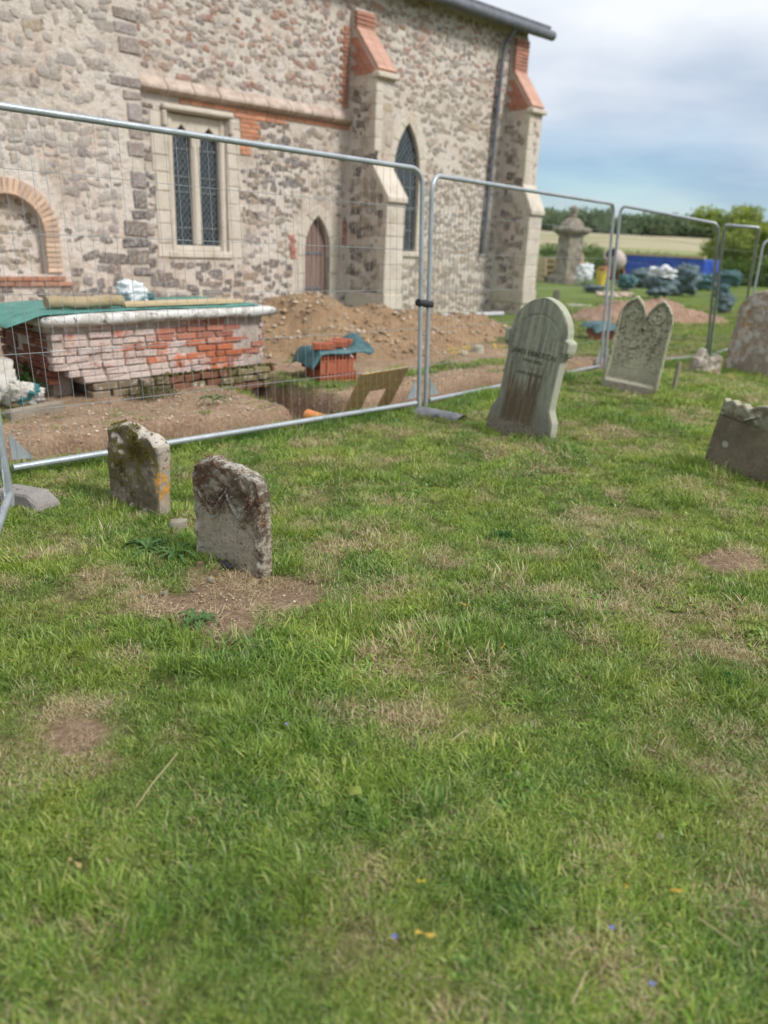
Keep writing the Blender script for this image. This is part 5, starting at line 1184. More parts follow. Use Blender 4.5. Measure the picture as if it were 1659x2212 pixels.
    def thistle(u, v, n, L, label, up_=.55, z=0, wdt=.009, mat=th, name='thistle'):
        p = gp(u, v); p[2] += z; t_ = thing(name, label, name.replace('_', ' '), p, r.random() * 6)
        for i in range(n):
            a = 6.283 * i / n + .3 * r.normal(); l = L * (.6 + .6 * r.random()); e = up_ * (.5 + .9 * r.random()); V = []; F = []; K = 9
            for s in range(K + 1):
                f_ = s / K; rad = l * f_ * math.cos(e * (1 - .6 * f_)); zz = l * f_ * math.sin(e * (1.1 - 1.1 * f_)) + .004; hw_ = wdt * math.sin(math.pi * min(1, f_ * .9 + .06)) * (1.5 if s % 2 else .75)
                ca, sa = math.cos(a), math.sin(a); cx, cy = rad * ca, rad * sa; V += [(cx - sa*hw_, cy + ca*hw_, zz + .006 * (s % 2)), (cx, cy, zz - .003), (cx + sa*hw_, cy - ca*hw_, zz + .006 * (s % 2))]
            for s in range(K): k = s*3; F += [(k, k+1, k+4, k+3), (k+1, k+2, k+5, k+4)]
            mobj('leaf', mk('leaf', V, F, True), mat, t_)
        return t_
    thistle(318, 1192, 18, .13, 'spiny thistle clump left of the small scrolled gravestone', .9)
    thistle(385, 1200, 20, .13, 'dark thistle clump touching the left foot of the small scrolled gravestone', .8)
    thistle(425, 1345, 13, .10, 'pale thistle rosette at the front edge of the bare earth patch', .7)
    thistle(462, 872, 10, .20, 'green thistle growing below the right half of the chest tomb', .8, .02)
    dk = leaf_mat('dark clover', (.02, .07, .022), (.045, .12, .04), 20)
    thistle(1090, 1158, 14, .07, 'dark clover clump in the open lawn below the tall gravestone', .6, 0, .014, dk, 'clover_clump'); thistle(1580, 1475, 12, .06, 'dark clover clump near the right edge of the lawn', .6, 0, .016, dk, 'clover_clump'); thistle(1045, 868+30, 9, .10, 'dark weed rosette at the foot of the tall gravestone', .5, 0, .02, dk, 'clover_clump')
    thistle(1500, 1010, 10, .10, 'dark weed rosette left of the dark scalloped gravestone', .7, 0, .02, dk, 'clover_clump'); thistle(545, 1550, 6, .05, 'small pale plantain rosette in the middle of the lawn', .3, 0, .010, leaf_mat('pale plantain', (.12, .19, .12), (.2, .28, .2)), 'plantain')
    yb = simple('yellow petals', (.65, .45, .03), (.75, .55, .05), 9, .7, 0)
    for u, v in ((975, 776), (1003, 775), (1076, 770)):
        p = gp(u, v); V, F = [], []; leafy(V, F, p + np.array([0, 0, .05]), 46, .09, .12, .010, .022, r); o = mobj('buttercups', mk('buttercups', V, F), yb); tag(o, {975: 'yellow buttercups on the turf strip just right of the middle posts', 1003: 'yellow buttercups on the turf strip before the soil, between the others', 1076: 'yellow buttercups at the left shoulder of the tall gravestone'}[u], 'flowers', 'buttercups beyond the fence')
    # ---- loose stones
    ls = lump_meshes(6, None); pale = weathered('pale chalk lump', (.52, .48, .38), (.44, .40, .31)); brn = weathered('brown flint', (.34, .25, .16), (.25, .17, .11))
    for i, (u, v, s, mat, lab) in enumerate(((386, 1140, .075, pale, 'pale angular stone lying between the two small gravestones'), (470, 1226, .03, brn, 'brown pebble at the foot of the scrolled gravestone, left of the black scrap'), (536, 1233-20, .03, brn, 'brown pebble close against the scrolled gravestone face'), (432, 1221, .028, brn, 'reddish pebble at the top of the bare earth patch'), (463, 1228+10, .024, brn, 'tan pebble just below the scrolled gravestone'), (455, 1253, .024, pale, 'pale pebble in the middle of the bare earth patch'), (357, 1283, .022, pale, 'white chip on the left side of the bare earth patch'), (308, 1292, .018, pale, 'small white chip at the left tip of the bare patch'), (418, 1274, .016, pale, 'small pale pebble low in the bare earth patch'), (1030, 760, .16, pale, 'white rounded boulder on the turf strip behind the second fence panel'), (1000, 768, .12, pale, 'pale stone beside the white boulder behind the second panel'), (246, 1087+10, .018, pale, 'white chip in the grass before the mossy gravestone'), (1425, 1812, .02, pale, 'small grey pebble in the near lawn'), (1118, 1676, .018, pale, 'white pebble in the lawn below the centre'))):
        p = gp(u, v); o = bpy.data.objects.new('loose_stone', ls[i % 6].copy()); COL.objects.link(o); o.data.materials.append(mat); o.location = p + np.array([0, 0, s * .12]); o.scale = (s * 1.25, s * .55, s); o.rotation_euler = (R(-90), 0, r.random() * 6); tag(o, lab, 'stone')
    bk = simple('black rubber', (.012, .012, .016), (.03, .03, .036), 20, .5, 0); p = gp(488, 1226); b = MB(); b.tube([(-.035, .01, .012), (0, 0, .022), (.04, -.014, .010)], [.012, .017, .010], 8); o = b.build('rubber_scrap', bk, None, smooth=True); o.location = p; o.rotation_euler = (0, 0, R(-20)); tag(o, 'black rubber scrap against the foot of the scrolled gravestone', 'scrap')
    # ---- fallen leaves, straws, speedwell
    def leafo(u, v, L, w, c, lab, rot):
        L *= .85; w *= .85; p = gp(u, v); V, F = [], []; K = 6
        for s in range(K + 1):
            f_ = s / K; hw_ = w * math.sin(math.pi * min(1, f_ * .93 + .05)); V += [(L*(f_-.5), -hw_, .008 * math.sin(f_*5)), (L*(f_-.5), 0, .003), (L*(f_-.5), hw_, .010 * math.cos(f_*4))]
        for s in range(K): k = s*3; F += [(k, k+1, k+4, k+3), (k+1, k+2, k+5, k+4)]
        m_ = leaf_mat('fallen leaf', c, tuple(.75 * x for x in c), 40); o = mobj('fallen_leaf', mk('fallen_leaf', V, F, True), m_); o.location = p + np.array([0, 0, .045]); o.rotation_euler = (.25 * r.normal(), .25 * r.normal(), rot); tag(o, lab, 'leaf', 'fallen leaves on the lawn')
    Y = (.55, .40, .07); YG = (.30, .36, .09); RB = (.28, .11, .035); TN = (.48, .36, .16)
    for q in ((765, 1737, .060, .020, YG, 'broad yellow green leaf lying in the lower middle of the lawn', 2.4), (998, 1326, .035, .006, Y, 'curled yellow leaf in the mid lawn right of the bare patch', 0), (1085, 1418, .045, .006, Y, 'narrow yellow leaf standing on edge, mid lawn right of centre', 1.1), (1017, 1490, .035, .010, RB, 'red brown leaf in the lawn right of centre', 1.), (886, 1390, .022, .007, TN, 'small tan leaf near the centre of the lawn', .6), (690, 1330-10, .016, .005, RB, 'tiny rust leaf beside the bare earth patch', .2), (915, 2052, .050, .008, (.6, .42, .10), 'pale orange leaf at the bottom of the lawn', .1), (165, 1897, .040, .009, TN, 'dry tan leaf in the lower left lawn', 0.), (368, 1361, .022, .008, RB, 'rust coloured leaf in the grass below the bare patch', .8), (1345, 1945, .030, .007, Y, 'bright yellow leaf in the lower right lawn', 1.2), (1455, 1955, .035, .008, (.5, .35, .08), 'curved ochre leaf at the lower right', 0), (460, 1253+14, .022, .006, Y, 'yellow leaf on the bare earth patch', .1), (908, 1935, .030, .008, (.45, .40, .06), 'yellow leaf low in the middle of the lawn', .5)): leafo(*q)
    bl = simple('blue petals', (.10, .11, .38), (.16, .18, .48), 30, .6, 0)
    for u, v, lab in ((620, 1595, 'small blue speedwell flower in the centre left lawn'), (850, 2062, 'blue speedwell flower low in the middle of the lawn'), (1315, 2042, 'blue speedwell flower in the lower right lawn'), (1400, 2165, 'blue speedwell flower lowest at the bottom right')):
        p = gp(u, v) + np.array([0, 0, .05]); t_ = thing('speedwell', lab, 'flower', p, r.random() * 3, 'speedwell flowers in the lawn')
        for k in range(4): a = math.pi/2*k; s = .0055; mobj('petal', mk('petal', [(0,0,0), (s*math.cos(a-.6), s*math.sin(a-.6), .002), (s*1.3*math.cos(a), s*1.3*math.sin(a), .003), (s*math.cos(a+.6), s*math.sin(a+.6), .002)], [(0,1,2,3)]), bl, t_)
    tw = simple('dry stalk', (.33, .26, .15), (.42, .34, .21), 9, .9, 0)
    for pts, lab in (([(296, 1770), (330, 1720), (385, 1652)], 'long dry stalk lying in the left lawn below the bare spot'), ([(1790 / 1659 * 900, 1625), (1005, 1600)], 'short pale twig in the middle of the lawn'), ([(1230, 2200), (1262, 2130)], 'blurred straw stalk at the bottom edge'), ([(1500, 2010), (1590, 2075)], 'straw stalk at the lower right')):
        b = MB(); b.tube([tuple(gp(u, v) + np.array([0, 0, .04])) for u, v in pts], .0015, 5); tag(b.build('dry_stalk', tw), lab, 'stalk')
build_site()

# ------------------------------------------------------------------ behind the fence on the right, and the far land
def crown(centres, n, q, seed, hole=.25):
    r = np.random.default_rng(seed); V = []
    for c, rad in centres:
        k = int(n * rad[0] * rad[2]); d = r.normal(0, 1, (k, 3)); d /= np.linalg.norm(d, axis=1)[:, None]; s = r.random(k)[:, None] ** .38
        p = d * s * (1 + .75 * fbm(d[:, 0] * 2 + c[0], d[:, 1] * 2, d[:, 2] * 2 + c[2], s=seed)[:, None]); P = np.array(c) + p * np.array(rad)
        P = P[fbm(P[:, 0] * 1.1 / q * .12, P[:, 1] * .13 / q, P[:, 2] * .13 / q, s=seed + 2) > -hole - .35]
        a = r.normal(0, 1, (len(P), 3)); a /= np.linalg.norm(a, axis=1)[:, None]; b = np.cross(a, r.normal(0, 1, (len(P), 3))); b /= np.linalg.norm(b, axis=1)[:, None]; z = q * (.5 + r.random((len(P), 1)))
        V.append(np.stack([P - a*z, P + b*z*.6, P + a*z, P - b*z*.6], 1).reshape(-1, 3))
    V = np.vstack(V); return mk('crown', V, np.arange(len(V)).reshape(-1, 4))
def build_back():
    r = np.random.default_rng(21)
    far = leaf_mat('far leaves', (.12, .18, .10), (.19, .25, .13), .35); br = leaf_mat('bright leaves', (.19, .26, .06), (.40, .45, .12), .8); hd = leaf_mat('hedge leaves', (.075, .14, .03), (.15, .23, .05), 1.2)  # far leaves: distance haze painted in as a paler leaf colour
    bark = simple('bark', (.10, .08, .06), (.16, .13, .10), 9, .9, .02)
    # far wood across the field
    C = []
    for i in range(70):
        u = 1150 + i * 9.5; d = 232 + 26 * r.random(); p = atrange(u, 500, d); z = float(gz(p[0], p[1], False)); h = 3.3 + 2.0 * r.random() + (1.0 if u < 1300 else 0)
        for k in range(2): C.append(((p[0] + r.normal(0, 1), p[1] + r.normal(0, 2), z + h * (.45 + .25 * k)), (3.4 + 1.5*r.random(), 4, h * .5)))
    tag(mobj('woodland', crown(C, 26, .55, 31), far), kind='stuff')
    # scrubby tree on the right, another beyond the frame
    def tree(u, v, h, sp, label, n, seed, mat=br):
        p = gp(u, v); t = thing('scrub_tree', label, 'tree', p); b = MB(); b.tube([(0, 0, -.2), (.1, 0, h * .25), (.0, .1, h * .55)], [.16, .12, .06], 8)
        rr = np.random.default_rng(seed); cs = []
        for i in range(9):
            a = rr.random() * 6.28; q = sp * (.25 + .55 * rr.random()); z = h * (.28 + .55 * rr.random()); e = (q*math.cos(a), q*math.sin(a), z); b.tube([(.05, 0, h * .22), (e[0]*.5, e[1]*.5, z*.75), e], [.07, .045, .02], 5); cs.append((e, (sp*.42, sp*.42, h*.17)))
        cs += [((0, 0, h * .80), (sp*.40, sp*.4, h*.2)), ((sp*.1, 0, h*.45), (sp*.8, sp*.7, h*.25)), ((-sp*.25, 0, h*.2), (sp*.7, sp*.6, h*.2))]
        b.build('trunk', bark, t); mobj('crown', crown(cs, n, .085 * h / 4, seed), mat, t); return t
    tree(1590, 577, 4.9, 3.5, 'bushy yellow green tree at the right edge above the fence', 1500, 5)
    tree(1700, 575, 4.0, 3.4, 'second bushy tree mostly beyond the right edge', 900, 7); 
    # hedge
    t = thing('hedge', 'clipped green hedge across the back of the churchyard at the right', 'hedge', gp(1420, 590)); o0 = np.array(t.location); C = []
    for u in np.linspace(1290, 1740, 46):
        p = atrange(u, 560, 47 + (u - 1300) * .004); z = float(gz(p[0], p[1], False)); C.append(((p[0] - o0[0], p[1] - o0[1], z - o0[2] + .55), (.8, .7, .85)))
    mobj('foliage', crown(C, 700, .07, 41, .9), hd, t)
    for u, lab in ((1190, 'round green bush left of the stone monument'), (1275, 'round green bush right of the stone monument')):
        p = gp(u, 560); t = thing('bush', lab, 'bush', p); mobj('foliage', crown([((0, 0, .55), (1.3, 1.0, .75))], 700, .10, int(u)), hd, t)
    # monument: pedestal, cornice, dome, finial
    ms = weathered('monument stone', (.32, .27, .21), (.21, .18, .145), lambda m, c, n1, n2, n3: lichen(m, lichen(m, c, (.40, .37, .30), 4, .52, .7), (.12, .11, .09), 3, .54, .7), 14, .03); p = gp(1222, 612); d = math.hypot(p[0], p[1]); k = d / FPX * 1.06
    t = thing('monument', 'weathered stone pedestal tomb with domed cap and urn finial beyond the church corner', 'monument', p, R(30)); S = lambda px: px * k
    ZS = .80
    def sq(prof, nm, kk=4, rot=0): b = MB(); b.lathe([(r_ * (1.414 if kk == 4 else 1), z * ZS) for r_, z in prof], kk, Matrix.Rotation(rot, 4, 'Z')); return b.build(nm, ms, t, bevel=.02 if kk == 4 else 0, smooth=kk > 4)
    sq([(S(25), -.1), (S(25), S(12)), (S(21), S(20))], 'plinth'); sq([(S(18), S(20)), (S(16.5), S(108))], 'shaft'); sq([(S(18), S(108)), (S(26), S(116)), (S(27), S(122)), (S(22), S(126))], 'cornice')
    sq([(S(23), S(126)), (S(20), S(135)), (S(13), S(143)), (S(7), S(147))], 'dome', 14); sq([(S(4), S(146)), (S(8), S(150)), (S(5), S(153)), (S(8), S(160)), (S(7.5), S(167)), (S(3), S(173))], 'finial', 12)
    # pallets
    for i in range(4):
        p = gp(1182, 606); t = thing('pallet', ['lowest of the stacked pallets beside the church corner', 'second pallet up in the stack beside the church corner', 'third pallet up in the stack beside the church corner', 'topmost of the stacked pallets beside the church corner'][i], 'pallet', p + np.array([0, 0, i * .27]), R(25) + .05 * r.normal(), 'pallets stacked by the church')
        for j in range(5): b = MB(); b.box(-.6, .6, -.5 + j * .22, -.38 + j * .22, .20, .225); b.build('slat', M_WOOD.m, t)
        for j in range(3): b = MB(); b.box(-.6 + j * .55, -.5 + j * .55, -.5, .5, .0, .20); b.build('bearer', M_WOOD.m, t)
    # leaning tan slab
    tm = weathered('tan slab stone', (.46, .34, .25), (.40, .29, .21)); p = gp(1246, 612); w = 20 * np.linalg.norm(p[:2]) / FPX
    me = slab('leaning_slab', lambda U, V: U * w, lambda U, V: V * (w * 2.5 + w * .8 * np.sqrt(np.clip(1 - U*U, 0, 1))), .12, lambda X, Z, U, V: .01 * fbm(X * 4, Z * 4, s=3), 24, 28, 95, .03); o = mobj('leaning_slab', me, tm, None, p, (R(-12), R(-4), R(25))); tag(o, 'tan round topped stone slab leaning against the monument', 'slab')
    def bag(u, v, wpx, hpx, mat, lab, cat='bag', group='builders bags on the grass', sd=0, name='builders_bag'):
        p = gp(u, v); d = np.linalg.norm(p[:2]) / FPX; o = pillow(name, wpx * d * 1.0, wpx * d * .8, hpx * d * .9, mat, int(u) + sd, 26, .55); o.location = (p[0], p[1], p[2] + hpx * d * .5); o.rotation_euler = (0, 0, r.random() * 2 - 1); return tag(o, lab, cat, group)
    bag(1260, 618, 34, 46, M_WHITE.m, 'white bag standing in front of the tan leaning slab'); 
    ym = simple('yellow plastic', (.62, .46, .06), (.70, .54, .09), 4, .5, 0); p = gp(1296, 618); d = np.linalg.norm(p[:2]) / FPX; t = thing('yellow_tub', 'yellow plastic tub on the ground left of the second fence post', 'tub', p)
    b = MB(); b.lathe([(8*d, 0), (11*d, 26*d), (12.5*d, 26*d), (12.5*d, 28*d), (10.5*d, 28*d), (8*d, 3*d)], 18); b.build('tub_body', ym, t, smooth=True); b = MB(); b.tube([(11.5*d*math.cos(a), 11.5*d*math.sin(a) * .3, 27*d + 9*d*math.sin(a)) for a in np.linspace(0, math.pi, 9)], .012, 5); b.build('handle', ym, t)
    BM = [M_TEAL.m, simple('slate blue bag', (.17, .25, .29), (.28, .36, .40), 5, .6, .03, 12), simple('dark bag', (.06, .10, .115), (.13, .18, .20), 6, .6, .03, 12), simple('faded teal bag', (.09, .20, .21), (.19, .31, .32), 5, .6, .03, 12)]
    for u, v, wp, hp, lab in ((1282, 632, 44, 16, 'dark green sheet bundle before the yellow tub'), (1352, 628, 40, 32, 'blue green builders bag just right of the second fence post'), (1382, 622, 46, 40, 'crumpled builders bag behind the left point of the double gravestone'), (1422, 645, 62, 46, 'large blue green builders bag between the points of the double gravestone'), (1474, 640, 58, 62, 'tall slumped blue green bag behind the right point of the double gravestone'), (1520, 628, 40, 34, 'blue green bag left of the third fence post'), (1556, 650, 30, 34, 'blue green bag right of the third fence post'), (1572, 622, 50, 34, 'crumpled bag behind the big lichened gravestone'), (1562, 680, 34, 42, 'crumpled sack on the grass beside the third fence post')):
        bag(u, v, wp, hp, BM[(u * 7) % 4], lab)
    o = bag(1424, 636, 48, 26, M_WHITE.m, 'white sack lying on top of the large blue green bag', 'bag'); p = gp(1422, 645); d = np.linalg.norm(p[:2]) / FPX; o.location = (p[0], p[1], p[2] + 46 * d * 1.05)
    # mixer
    p = gp(1322, 616); d = np.linalg.norm(p[:2]) / FPX; t = thing('cement_mixer', 'cement mixer with pale drum on a rusty red stand behind the second fence post', 'mixer', p, R(20)); om = simple('rusty red paint', (.34, .12, .07), (.42, .19, .12), 6, .7, 0); dm = simple('cement crusted drum', (.42, .34, .29), (.54, .47, .42), 7, .9, .01); dk = simple('drum inside', (.04, .03, .03), (.06, .05, .05), 7, .9, 0)
    Mx = Matrix.Translation((0, 0, 48*d)) @ Matrix.Rotation(R(-58), 4, 'Y') @ Matrix.Rotation(R(20), 4, 'X')
    b = MB(); b.lathe([(7*d, -19*d), (17*d, -13*d), (20*d, -3*d), (19*d, 6*d), (12*d, 22*d), (13*d, 24*d), (11*d, 23*d)], 20, Mx); b.build('drum', dm, t, smooth=True); b = MB(); b.lathe([(10.8*d, 23.2*d), (3*d, 8*d)], 16, Mx); b.build('drum_mouth', dk, t)
    for s in (-1, 1): b = MB(); b.tube([(s*22*d, -20*d, 0), (s*16*d, 0, 44*d), (s*22*d, 20*d, 0)], .035, 6); b.build('stand_leg', om, t)
    b = MB(); b.box(-30*d, -12*d, -10*d, 10*d, 14*d, 36*d); b.build('motor_box', om, t, bevel=.03)
    # blue container with pale timber edge
    bm_ = Mat('blue sheet', .45, .4); _n = bm_.noise(3, 5, .6); bm_.col(bm_.mix(bm_.step(_n, .3, .7), (.014, .05, .33), (.03, .10, .48))); bm_.bump(bm_.noise(5, 4, .6), .05)
    a_, b_ = gp(1350, 606), gp(1512, 620); L = np.linalg.norm((b_-a_)[:2]); an = math.atan2((b_-a_)[1], (b_-a_)[0]); d = np.linalg.norm(a_[:2]) / FPX; t = thing('blue_container', 'long blue sheeted container with pale timber along its top, behind the bags', 'container', a_, an)
    h = 50 * d; b = MB(); P = [(0.05*L, 0), (.97*L, 0), (L, h*.95), (0, h)]
    u_, v_ = np.meshgrid(np.linspace(0, 1, 40), np.linspace(0, 1, 8), indexing='ij'); X = u_ * L; Z = v_ * h * (1 - .05 * u_); Y = -.12 + .08 * fbm(X * 1.6, Z * 1.6, s=3); mobj('front_sheet', mk('front_sheet', np.stack([X, Y, Z], -1).reshape(-1, 3), grid_faces(40, 8), True), bm_.m, t)
    b.box(.02, L - .02, .0, 1.6, 0, h * .94); b.build('box_body', bm_.m, t, bevel=.03); b = MB(); b.box(-.05, L + .05, -.16, .06, h * .97, h * 1.06); b.build('timber_edge', M_WOOD.m, t)
    # flat pale rubble by the bags
    P = np.array([gp(1290 + 75 * r.random(), 634 + 9 * r.random()) for _ in range(110)]); P2 = np.array([gp(1228 + 30 * r.random(), 660 + 5 * r.random()) for _ in range(12)])
    scatter_stones('rubble', P + np.array([0, 0, .04]), .06 + .10 * r.random(len(P)), 8, .9)
    o = pillow('white_sheet', 1.1, .5, .10, M_WHITE.m, 3); p = gp(1248, 661); o.location = p; o.rotation_euler = (0, 0, .5); tag(o, 'white plastic sheet lying flat on the grass behind the tall gravestone', 'sheet')
    # peg beside the double gravestone
    p = gp(1456, 839); b = MB(); b.box(-.022, .022, -.018, .018, -.1, .30, jit=.006); o = b.build('wooden_peg', weathered('grey peg', (.26, .24, .17), (.20, .18, .13)), None, bevel=.004); o.location = p; o.rotation_euler = (R(-4), R(9), R(30)); tag(o, 'thin grey wooden peg leaning beside the double gravestone', 'peg')
build_back()

# ------------------------------------------------------------------ grass
def blade_set(n, rad, L, wd, lean, curl, seed):
    r = np.random.default_rng(seed); V = []; F = []; T = []; H = []
    for i in range(n):
        a = r.random() * 6.283; q = rad * math.sqrt(r.random()); bx, by = q * math.cos(a), q * math.sin(a)
        d = r.random() * 6.283; l = L * (.45 + .75 * r.random()); w = wd * (.6 + .7 * r.random())
        th = abs(r.normal(lean, .28)); cu = curl * (.3 + r.random()); t = r.random(); dx, dy = math.cos(d), math.sin(d)
        tw = d + r.normal(1.57, .5); wx, wy = math.cos(tw), math.sin(tw); x, y, z = bx, by, -.006; k = len(V)
        for s, ww in ((0, .8), (1, 1.), (2, .75), (3, 0)):
            if s: 
                st = l / 3; x += dx * math.sin(th) * st; y += dy * math.sin(th) * st; z += math.cos(th) * st; th = min(th + cu, 1.75)
                z = max(z, .003 + .004 * t)
            if s < 3: V += [(x - wx*w*ww/2, y - wy*w*ww/2, z), (x + wx*w*ww/2, y + wy*w*ww/2, z)]; T += [t, t]; H += [s/3, s/3]
            else: V.append((x, y, z)); T.append(t); H.append(1)
        F += [(k, k+1, k+3, k+2), (k+2, k+3, k+5, k+4), (k+4, k+5, k+6)]
    return mk('tuft', V, F, False, attrs={'tint': T, 'hgt': H})
def build_grass():
    m = Mat('grass blades', .55, .3); m.nt.nodes.remove(m.b)
    tint = m.attr('tint')[2]; hg = m.attr('hgt')[2]; dry = m.attr('dry', 'INSTANCER')[2]; lush = m.attr('lush', 'INSTANCER')[2]
    P = m.co('Position'); n = m.noise(1.3, 4, .6, P); n2 = m.noise(9, 3, .6, P)
    g = m.ramp(tint, (0, (.030, .078, .010)), (.22, (.085, .195, .020)), (.55, (.180, .335, .036)), (.82, (.33, .46, .075)), (1, (.62, .60, .22)))
    g = m.mix(m.math('MULTIPLY', m.step(n, .35, .65), .55), g, (.255, .31, .05))
    g = m.mix(m.math('MULTIPLY', lush, .55), g, m.mix(tint, (.045, .14, .020), (.17, .33, .045)))
    g = m.mix(m.step(m.math('ADD', m.noise(2.6, 4, .65, P), m.math('MULTIPLY', m.noise(.7, 3, .5, P), .5)), .62, .88), m.mix(1., g, (.70, .80, .72), 'MULTIPLY'), m.mix(1., g, (1.12, 1.10, .95), 'MULTIPLY'))
    s = m.ramp(tint, (0, (.22, .14, .07)), (.3, (.42, .30, .17)), (.65, (.56, .44, .27)), (1, (.70, .60, .42)))
    f = m.math('ADD', dry, m.math('MULTIPLY_ADD', tint, .9), True)      # per blade: dry ones first
    tj = m.nd('ShaderNodeTexWhiteNoise', noise_dimensions='1D'); m.put(tj.inputs['W'], m.math('MULTIPLY', tint, 91.7))
    f = m.step(m.math('SUBTRACT', m.math('MULTIPLY', m.math('POWER', dry, 1.25), 1.2), tj.outputs[0]), -.12, .12)
    c = m.mix(f, g, s); c = m.mix(m.math('MULTIPLY', m.step(hg, .45, 0), .35), c, m.mix(.5, c, (.15, .12, .06)))  # blade bases darkened: self-shadow painted into the blade colour
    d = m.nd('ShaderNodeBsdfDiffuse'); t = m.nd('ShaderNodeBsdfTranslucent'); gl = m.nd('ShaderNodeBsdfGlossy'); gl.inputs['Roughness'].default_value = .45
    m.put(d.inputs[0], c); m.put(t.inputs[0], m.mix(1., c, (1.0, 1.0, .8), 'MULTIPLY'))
    mx = m.nd('ShaderNodeMixShader'); mx.inputs[0].default_value = .28; m.put(mx.inputs[1], d.outputs[0]); m.put(mx.inputs[2], t.outputs[0])
    m2 = m.nd('ShaderNodeMixShader'); m2.inputs[0].default_value = .045; m.put(m2.inputs[1], mx.outputs[0]); m.put(m2.inputs[2], gl.outputs[0])
    m.put(m.nt.nodes['Material Output'].inputs[0], m2.outputs[0])
    col = bpy.data.collections.new('tufts')
    spec = [(90, .055, .046, .0023, .60, .34)] * 3 + [(75, .05, .070, .0028, .52, .32)] * 3 + [(95, .06, .032, .0021, .80, .28)] * 2 + [(80, .075, .072, .0016, 1.28, .12)] * 3 + [(16, .035, .034, .0105, .95, .22)] * 2 + [(7, .06, .12, .0012, .9, .15)]
    for i, sp in enumerate(spec):
        me = blade_set(*sp, seed=100 + i); me.materials.append(m.m)
        o = bpy.data.objects.new('tuft_%02d' % i, me); col.objects.link(o)
    r = np.random.default_rng(3); pts = []
    # near lawn, then the far green strips
    for (y0, y1, dens, sc, halfw) in ((.55, 2.2, 1050, .8, .60), (2.2, 4.2, 700, .95, .56), (4.2, 7.5, 420, 1.15, .54), (7.5, 13, 170, 1.5, .54), (13, 26, 40, 2.2, .54)):
        A = (y1 - y0) * 2 * halfw * y1 + .5; n = int(A * dens)
        y = y0 + (y1 - y0) * r.random(n); x = (r.random(n) * 2 - 1) * (halfw * y1 + .25)
        k = np.abs(x) < halfw * y + .3; x, y = x[k], y[k]
        if y0 >= 13: k = x > .19 * y; x, y = x[k], y[k]
        pts.append((x, y, np.full(len(x), sc)))
    x = np.concatenate([p[0] for p in pts]); y = np.concatenate([p[1] for p in pts]); sc = np.concatenate([p[2] for p in pts])
    e = earth_m(x, y); dr = dry_m(x, y); a, b = fab(x, y)
    lush = np.zeros(len(x))
    for q in LUSH: lush = np.maximum(lush, .55 * ell(x, y, *q, p=.95))
    rail = np.exp(-((b + .03) / .16) ** 2) * (b < .25); lush = np.clip(np.maximum(lush, rail), 0, 1)
    dr = np.clip(dr * (1 - .8 * rail), 0, 1)
    bare = bare_m(x, y)
    keep = (r.random(len(x)) > e * np.where(bare > .3, .86, .985))
    for fx, fy, ux, uy, hw, hd in FOOT:      # not inside the stones
        px, py = x - fx, y - fy; keep &= ~((np.abs(px*ux + py*uy) < hw + .01) & (np.abs(-px*uy + py*ux) < hd + .01))
    x, y, sc, e, dr, lush, bare, b = (q[keep] for q in (x, y, sc, e, dr, lush, bare, b)); n = len(x)
    u = r.random(n); idx = np.where(u < .5, r.integers(0, 3, n), r.integers(6, 8, n))
    idx = np.where(r.random(n) < lush * .7 + .12 * (fbm(x * 2.3, y * 2.3, o=3, s=78) > .1), r.integers(3, 6, n), idx)
    idx = np.where(r.random(n) < dr * .75, np.where(r.random(n) < .5, r.integers(8, 11, n), r.integers(6, 8, n)), idx)
    idx = np.where((bare > .35), r.integers(8, 11, n), idx); dr = np.where(bare > .35, 1., dr)
    ring = np.zeros(n)
    for fx, fy, ux, uy, hw, hd in FOOT:
        px, py = x - fx, y - fy; q1 = np.maximum(np.abs(px*ux + py*uy) - hw, 0); q2 = np.maximum(np.abs(-px*uy + py*ux) - hd, 0); ring = np.maximum(ring, np.exp(-(np.hypot(q1, q2) / .07) ** 2))
    ring = ring * (bare < .3); k_ = r.random(n) < ring * .6; idx = np.where(k_, r.integers(3, 6, n), idx); dr = np.where(k_, dr * .3, dr)
    clump = 1 + .65 * fbm(x * 3.1, y * 3.1, o=3, s=77)
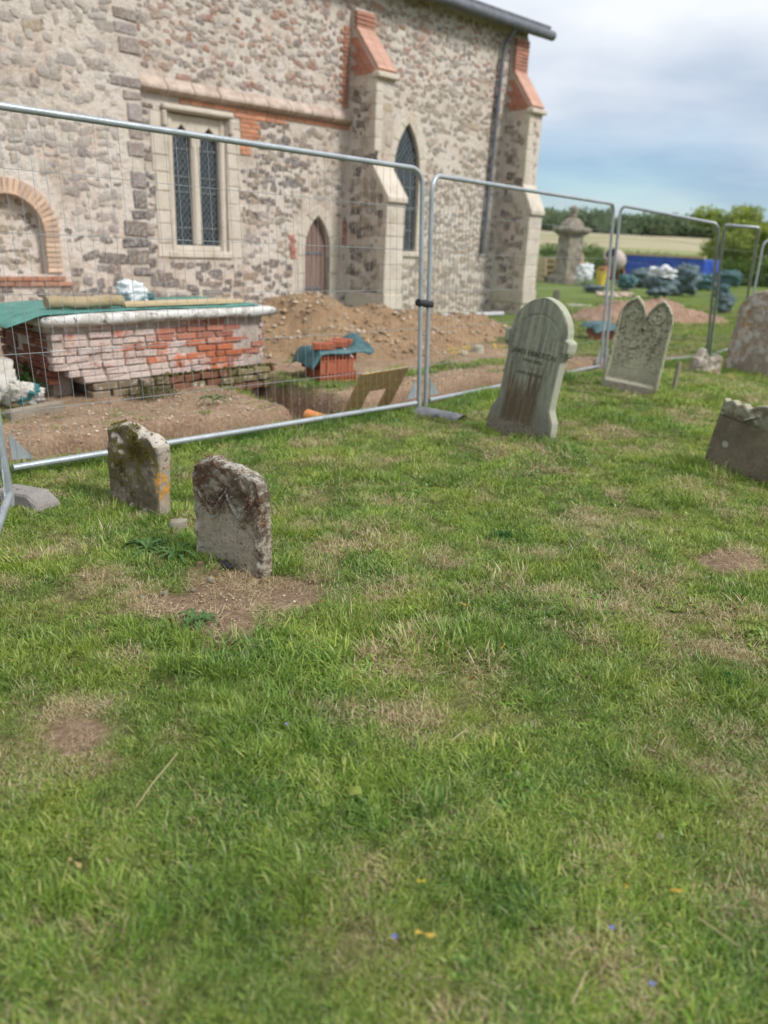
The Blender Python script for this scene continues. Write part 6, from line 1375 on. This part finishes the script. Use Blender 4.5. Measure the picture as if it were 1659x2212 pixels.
    w_ = r.random(n); wn = fbm(x * 1.5 + 8, y * 1.5, o=3, s=79); idx = np.where((w_ < .035 + .10 * (wn > .18)) & (bare < .3), r.integers(11, 13, n), idx); idx = np.where(w_ > .965, 13, idx); dr = np.where(w_ > .965, 1., np.where((idx == 11) | (idx == 12), 0, dr)); lush = np.where((idx == 11) | (idx == 12), .9, lush)
    s = sc * (.75 + .5 * r.random(n)) * clump * np.where(lush > .5, 1.1, 1.)
    z = gz(x, y) - .002
    me = mk('grass', np.stack([x, y, z], -1), [])
    def at(nm, t, d, v): q = me.attributes.new(nm, t, 'POINT'); q.data.foreach_set(d, np.asarray(v).ravel())
    rot = np.stack([r.normal(0, .12, n), r.normal(0, .12, n), r.random(n) * 6.283], -1).astype(np.float32)
    at('rot', 'FLOAT_VECTOR', 'vector', rot); at('scl', 'FLOAT', 'value', s.astype(np.float32)); at('idx', 'INT', 'value', idx.astype(np.int32))
    at('dry', 'FLOAT', 'value', dr.astype(np.float32)); at('lush', 'FLOAT', 'value', lush.astype(np.float32))
    o = mobj('grass', me, m.m); tag(o, kind='stuff')
    ng = bpy.data.node_groups.new('lawn', 'GeometryNodeTree')
    ng.interface.new_socket('Geometry', in_out='INPUT', socket_type='NodeSocketGeometry'); ng.interface.new_socket('Geometry', in_out='OUTPUT', socket_type='NodeSocketGeometry')
    gi = ng.nodes.new('NodeGroupInput'); go = ng.nodes.new('NodeGroupOutput'); ip = ng.nodes.new('GeometryNodeInstanceOnPoints'); ci = ng.nodes.new('GeometryNodeCollectionInfo')
    ci.inputs['Collection'].default_value = col; ci.inputs['Separate Children'].default_value = True; ci.inputs['Reset Children'].default_value = True
    def na(nm, t):
        q = ng.nodes.new('GeometryNodeInputNamedAttribute'); q.data_type = t; q.inputs[0].default_value = nm
        return [s for s in q.outputs if s.enabled and s.name == 'Attribute'][0]
    L = ng.links.new; L(gi.outputs[0], ip.inputs['Points']); L(ci.outputs[0], ip.inputs['Instance']); ip.inputs['Pick Instance'].default_value = True
    L(na('idx', 'INT'), ip.inputs['Instance Index']); L(na('rot', 'FLOAT_VECTOR'), ip.inputs['Rotation']); L(na('scl', 'FLOAT'), ip.inputs['Scale'])
    L(ip.outputs[0], go.inputs[0]); o.modifiers.new('lawn', 'NODES').node_group = ng
    return n
print('tufts', build_grass())
